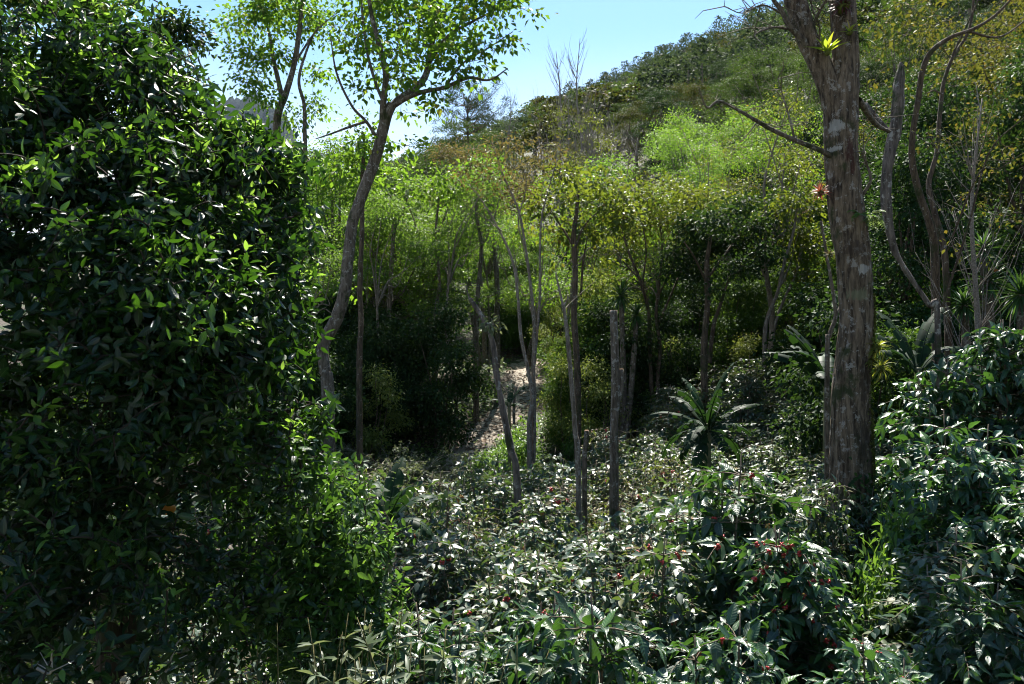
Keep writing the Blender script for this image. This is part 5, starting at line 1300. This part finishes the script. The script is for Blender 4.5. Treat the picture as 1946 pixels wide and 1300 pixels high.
lm = [([g - [0, 0, .3]] + [at(215, 1000, 4.6), at(212, 850, 4.5), at(205, 680, 4.4), at(190, 480, 4.4), at(150, 300, 4.5), at(100, 120, 4.6)], [.11, .085, .08, .075, .065, .05, .035, .015]),
      ([g + [.15, 0, 0], at(250, 1000, 4.6), at(330, 930, 4.5), at(420, 860, 4.4), at(500, 800, 4.4), at(580, 770, 4.5)], [.055, .045, .036, .03, .02, .008]),
      ([at(212, 850, 4.5), at(280, 720, 4.4), at(370, 620, 4.3), at(430, 560, 4.2), at(520, 500, 4.3)], [.05, .042, .034, .024, .008]),
      ([at(200, 640, 4.4), at(260, 500, 4.4), at(340, 420, 4.4), at(410, 370, 4.4), at(500, 330, 4.5)], [.05, .042, .032, .022, .008]),
      ([at(190, 480, 4.4), at(230, 350, 4.5), at(260, 240, 4.5), at(310, 160, 4.6)], [.045, .035, .025, .008]),
      ([at(205, 680, 4.4), at(120, 600, 4.1), at(20, 500, 4.1), at(-120, 450, 4.2)], [.05, .04, .03, .012]),
      ([at(215, 960, 4.6), at(130, 930, 4.0), at(60, 1000, 3.5), at(-60, 1000, 3.5)], [.05, .04, .03, .012]),
      ([at(240, 1010, 4.6), at(330, 1020, 4.5), at(430, 1055, 4.4), at(520, 1030, 4.5)], [.035, .03, .022, .008]),
      ([at(300, 950, 4.5), at(340, 900, 4.5), at(390, 878, 4.5), at(440, 880, 4.5)], [.02, .016, .012, .005]), ([at(225, 900, 4.55), at(290, 870, 4.4), at(350, 800, 4.2)], [.03, .022, .01])]
citrus('citrus_tree', 'huge dark citrus tree filling the left side with bright green shoots on its edge', g, lm, CB(ctr), 1700, 4300, 11, .064, 3, (M['citrus'], M['citrus_young_lit']), .25, young_dir=(.5, 0, .85))
g = ground(640, 5.6)
ctr = [(650, 960, 5.2, .22), (575, 1000, 4.9, .22), (705, 1010, 5.4, .17), (620, 1050, 5.0, .26), (530, 1060, 4.7, .2), (690, 1075, 5.3, .2), (590, 930, 5.1, .14), (545, 1150, 4.7, .24), (665, 895, 5.5, .12), (640, 1140, 5.1, .26), (480, 1120, 4.5, .2), (720, 1130, 5.4, .16), (600, 1220, 4.9, .28), (700, 1200, 5.2, .2), (500, 1000, 4.7, .13)]
lm = [([g - [0, 0, .3], at(630, 1150, 5.5), at(620, 1060, 5.2), at(610, 980, 5.1)], [.05, .04, .03, .012]), ([at(630, 1150, 5.5), at(660, 1060, 5.3), at(680, 990, 5.3)], [.03, .025, .01]), ([at(630, 1130, 5.5), at(570, 1080, 5.0), at(540, 1060, 4.9)], [.03, .022, .01])]
citrus('young_citrus_tree', 'bright yellow green young citrus bush below the big dark one', g, lm, CB(ctr), 200, 620, 10, .066, 8, (M['citrus_mid'], M['citrus_young_lit']), .1, young_dir=(0, 0, 1))
b = MB(); b.add(ICV * .036, ICF); fr = part('orange', b.mesh('orange', M['fruit']), None); fr.location = at(321, 967, 4.45); tag(fr, 'single orange hanging in the shaded lower citrus branches', 'fruit')
# mossy log glimpsed through the gap under the citrus branches
b = MB(); limb(b, [at(410, 1065, 6.4), at(470, 1050, 6.5), at(540, 1035, 6.7)], [.1, .11, .1], 5, 14, bump=.2); tag(part('fallen_log', b.mesh('fallen_log', M['bark_snag']), None), 'mossy pale log seen through the gap under the citrus branches', 'log')

# weedy narrow leaved plants at the lower left
for k, (px, Y, top, lab) in enumerate([(700, 3.7, 1225, 'narrow leaved grey green weed clump at the bottom left of centre'), (610, 4.2, 1195, 'narrow leaved weed with dry brown tips at the edge of the citrus shade'), (780, 3.5, 1250, 'low narrow leaved weed at the bottom edge')]):
    g = ground(px, Y); rng = np.random.default_rng(40 + k); Hh = -(top - 650) / F * Y - g[2]; bk, cr = MB(), MB()
    for q in range(34):
        b0 = rng.normal(0, .2, 3) * [1, 1, 0]; e = b0 + np.array([rng.normal(0, .22), rng.normal(0, .22), Hh * rng.uniform(.75, 1.05)]); P, R = limb(bk, [b0 - [0, 0, .1], (b0 + e) / 2 + rng.normal(0, .06, 3), e], [.007, .005, .002], 8, 4)
        m_ = 34; t = rng.uniform(.45, 1, m_); idx = (t * (len(P) - 1)).astype(int)
        D = rng.normal(0, 1, (m_, 3)) * [1, 1, .5] + [0, 0, .25]
        leaves(cr, MID_N, P[idx], D, rng.normal(0, .4, (m_, 3)) + [0, 0, 1], rng.uniform(.06, .12, m_))
    o = thing('narrow_leaved_weed', lab, 'weed', g); part('stem', bk.mesh('stem', M['twig_green']), o); part('foliage', cr.mesh('foliage', M['grey_leaf']), o)
# bare twigs poking up at the lower left
for k, (l, Y) in enumerate([([(300, 1300), (318, 1270), (335, 1225), (345, 1215)], 3.4), ([(70, 1270), (95, 1280), (98, 1250), (100, 1230)], 2.8)]):
    g = at(*l[0], Y); b = MB(); P, R = limb(b, LB(l, Y), [.006, .005, .004, .002], 5, 5)
    for s in ((-.06, .02), (.07, .03), (-.05, .06)): tube(b, [P[6], P[6] + [s[0], .02, s[1]]], [.003, .0015], 4)
    tag(part('bare_twig', b.mesh('bare_twig', M['twig_pale']), None), ['pale bare twig arching up at the bottom under the citrus', 'pale bare twig at the bottom left corner'][k], 'twig')

# ------------------------------------------------------------------ the air
HZ = True
if HZ:
    hz, nt, out = mat('haze'); pv = nt.nodes.new('ShaderNodeVolumePrincipled'); pv.inputs['Color'].default_value = (.65, .82, 1, 1)
    pv.inputs['Density'].default_value = .00004; pv.inputs['Anisotropy'].default_value = 0.0
    nt.links.new(pv.outputs[0], out.inputs['Volume'])
    x0, x1, y0, y1, z0, z1 = -5200, 5200, -60, 2600, -80, 720
    mb = MB(); mb.add([[x, y, z] for x in (x0, x1) for y in (y0, y1) for z in (z0, z1)], [[0, 1, 3], [0, 3, 2], [4, 6, 7], [4, 7, 5], [0, 4, 5], [0, 5, 1], [2, 3, 7], [2, 7, 6], [0, 2, 6], [0, 6, 4], [1, 5, 7], [1, 7, 3]])
    struct('haze', mb.mesh('haze', hz, smooth=False), 'stuff')
    cy.volume_bounces = 0

# ------------------------------------------------------------------ low ground cover and fallen leaves between the trees
rng = np.random.default_rng(404); n = 90000; gc = MB()
Yc = 14.5 + 34 * rng.random(n) ** 1.2; px = rng.uniform(480, 1700, n)
cx = np.interp(Yc, [19.4, 21, 23.5, 26, 29, 31.5], [835, 880, 915, 965, 1005, 1040]); hwp = np.interp(Yc, [19.4, 26, 31.5], [.62, .65, 1.2]) * F / Yc
on = (np.abs(px - cx) < hwp) & (Yc < 32)
x = Yc * (px - 973) / F; patch = np.array([mnoise.noise(Vector((a * .7, b * .7, 9.0))) for a, b in zip(x, Yc)])
green = (patch + rng.normal(0, .25, n) > -.05) & ~on
z = H(x, Yc)
P = np.stack([x, Yc, z + np.where(green, rng.uniform(.02, .38, n) * np.clip(patch + .5, .2, 1), .07)], -1)
D = rng.normal(0, 1, (n, 3)); D[:, 2] = np.where(green, np.abs(D[:, 2]) * .7, D[:, 2] * .15)
Nn = rng.normal(0, .4, (n, 3)) + [0, 0, 1]
dead = ~green & (rng.random(n) < np.where(on, .35, .8))
leaves(gc, LO_W, P[green], D[green], Nn[green], rng.uniform(.07, .17, n)[green], 0)
leaves(gc, LO_W, P[dead], D[dead], Nn[dead], rng.uniform(.05, .12, n)[dead], 1)
M['litter'] = leaf_mat('fallen_leaf', [(0, (.05, .03, .018)), (.6, (.12, .075, .04)), (1, (.25, .18, .1))], (.15, .1, .05), .1, .7, .2, objvar=0)
struct('ground_cover', gc.mesh('ground_cover', [M['herb'], M['litter']]), 'stuff')

# ------------------------------------------------------------------ labels of the repeats: which one, told from the nearest landmark
LM = {'the leaning snag': (985, 11.2), 'the forked snag': (1100, 11), 'the tall cut stump': (1168, 11.4), 'the dark banana clump': (1345, 12.4), 'the big trunk': (1612, 8.6), 'the young citrus bush': (640, 5.6),
      'the many stemmed tree': (1010, 16.8), 'the straight trunked tree': (1097, 18.5), 'the vase shaped tree': (1245, 21.5), 'the leaning shade tree': (624, 15), 'the twin trunk tree': (1792, 13), 'the citrus trunk': (215, 4.6),
      'the thin pole tree': (684, 18), 'the dark crowned tree': (1340, 19.5), 'the tallest bare tree': (1100, 50), 'the dirt path end': (1040, 31.5), 'the sunlit banana plant': (1572, 12.5), 'the big feathery tree': (1490, 46), 'the rightmost yucca': (1938, 11.5), 'the forked leafy tree': (540, 20)}
LMX = {k: (Y * (px - 973) / F, Y) for k, (px, Y) in LM.items()}
ORD = ['', 'second', 'third', 'fourth', 'fifth', 'sixth', 'seventh', 'eighth', 'ninth', 'tenth', 'eleventh', 'twelfth']
SHORT = {'glossy coffee shrub': 'glossy coffee shrub', 'yellowing coffee shrub': 'yellowing coffee shrub', 'dark glossy bush': 'dark glossy bush', 'leafy mid green bush': 'leafy mid green bush', 'dark strap leaved': 'dark strap leaved plant', 'bright green leafy herb': 'bright green leafy herb',
         'feathery light green': 'feathery light green tree', 'olive green shade': 'olive green spreading tree', 'dense dark evergreen': 'dense dark evergreen', 'mid green leafy tree': 'mid green leafy tree', 'thin pale trunked': 'thin pale trunked tree', 'tree with yellow': 'tree with turning leaves', 'tree with rusty': 'rusty tipped tree', 'slender bare': 'slender airy crowned tree'}
buckets = {}
for o in COL.objects:
    if o.parent is None and 'group' in o and 'category' in o:
        d = next((v for k, v in SHORT.items() if o['label'].startswith(k)), None)
        if d is None: continue
        x, y = o.location.x, o.location.y
        nm = min(LMX, key=lambda k: (LMX[k][0] - x) ** 2 + (LMX[k][1] - y) ** 2); dx, dy = x - LMX[nm][0], y - LMX[nm][1]
        px_o, px_l = x / y, LMX[nm][0] / LMX[nm][1]
        side = ('left of' if px_o < px_l else 'right of') if abs(px_o - px_l) * LMX[nm][1] > abs(dy) * .8 else ('in front of' if dy < 0 else 'behind')
        buckets.setdefault((d, side, nm), []).append((dx * dx + dy * dy, o))
for (d, side, nm), l in buckets.items():
    l.sort(key=lambda t: t[0])
    for r, (_, o) in enumerate(l):
        if r >= len(ORD): o['label'] = d + ' far out ' + side + ' ' + nm; o['group'] = d + ' group far out ' + side + ' ' + nm; continue
        o['label'] = (d + ' nearest ' + side + ' ' + nm) if r == 0 else (ORD[r] + ' nearest ' + d + ' ' + side + ' ' + nm)
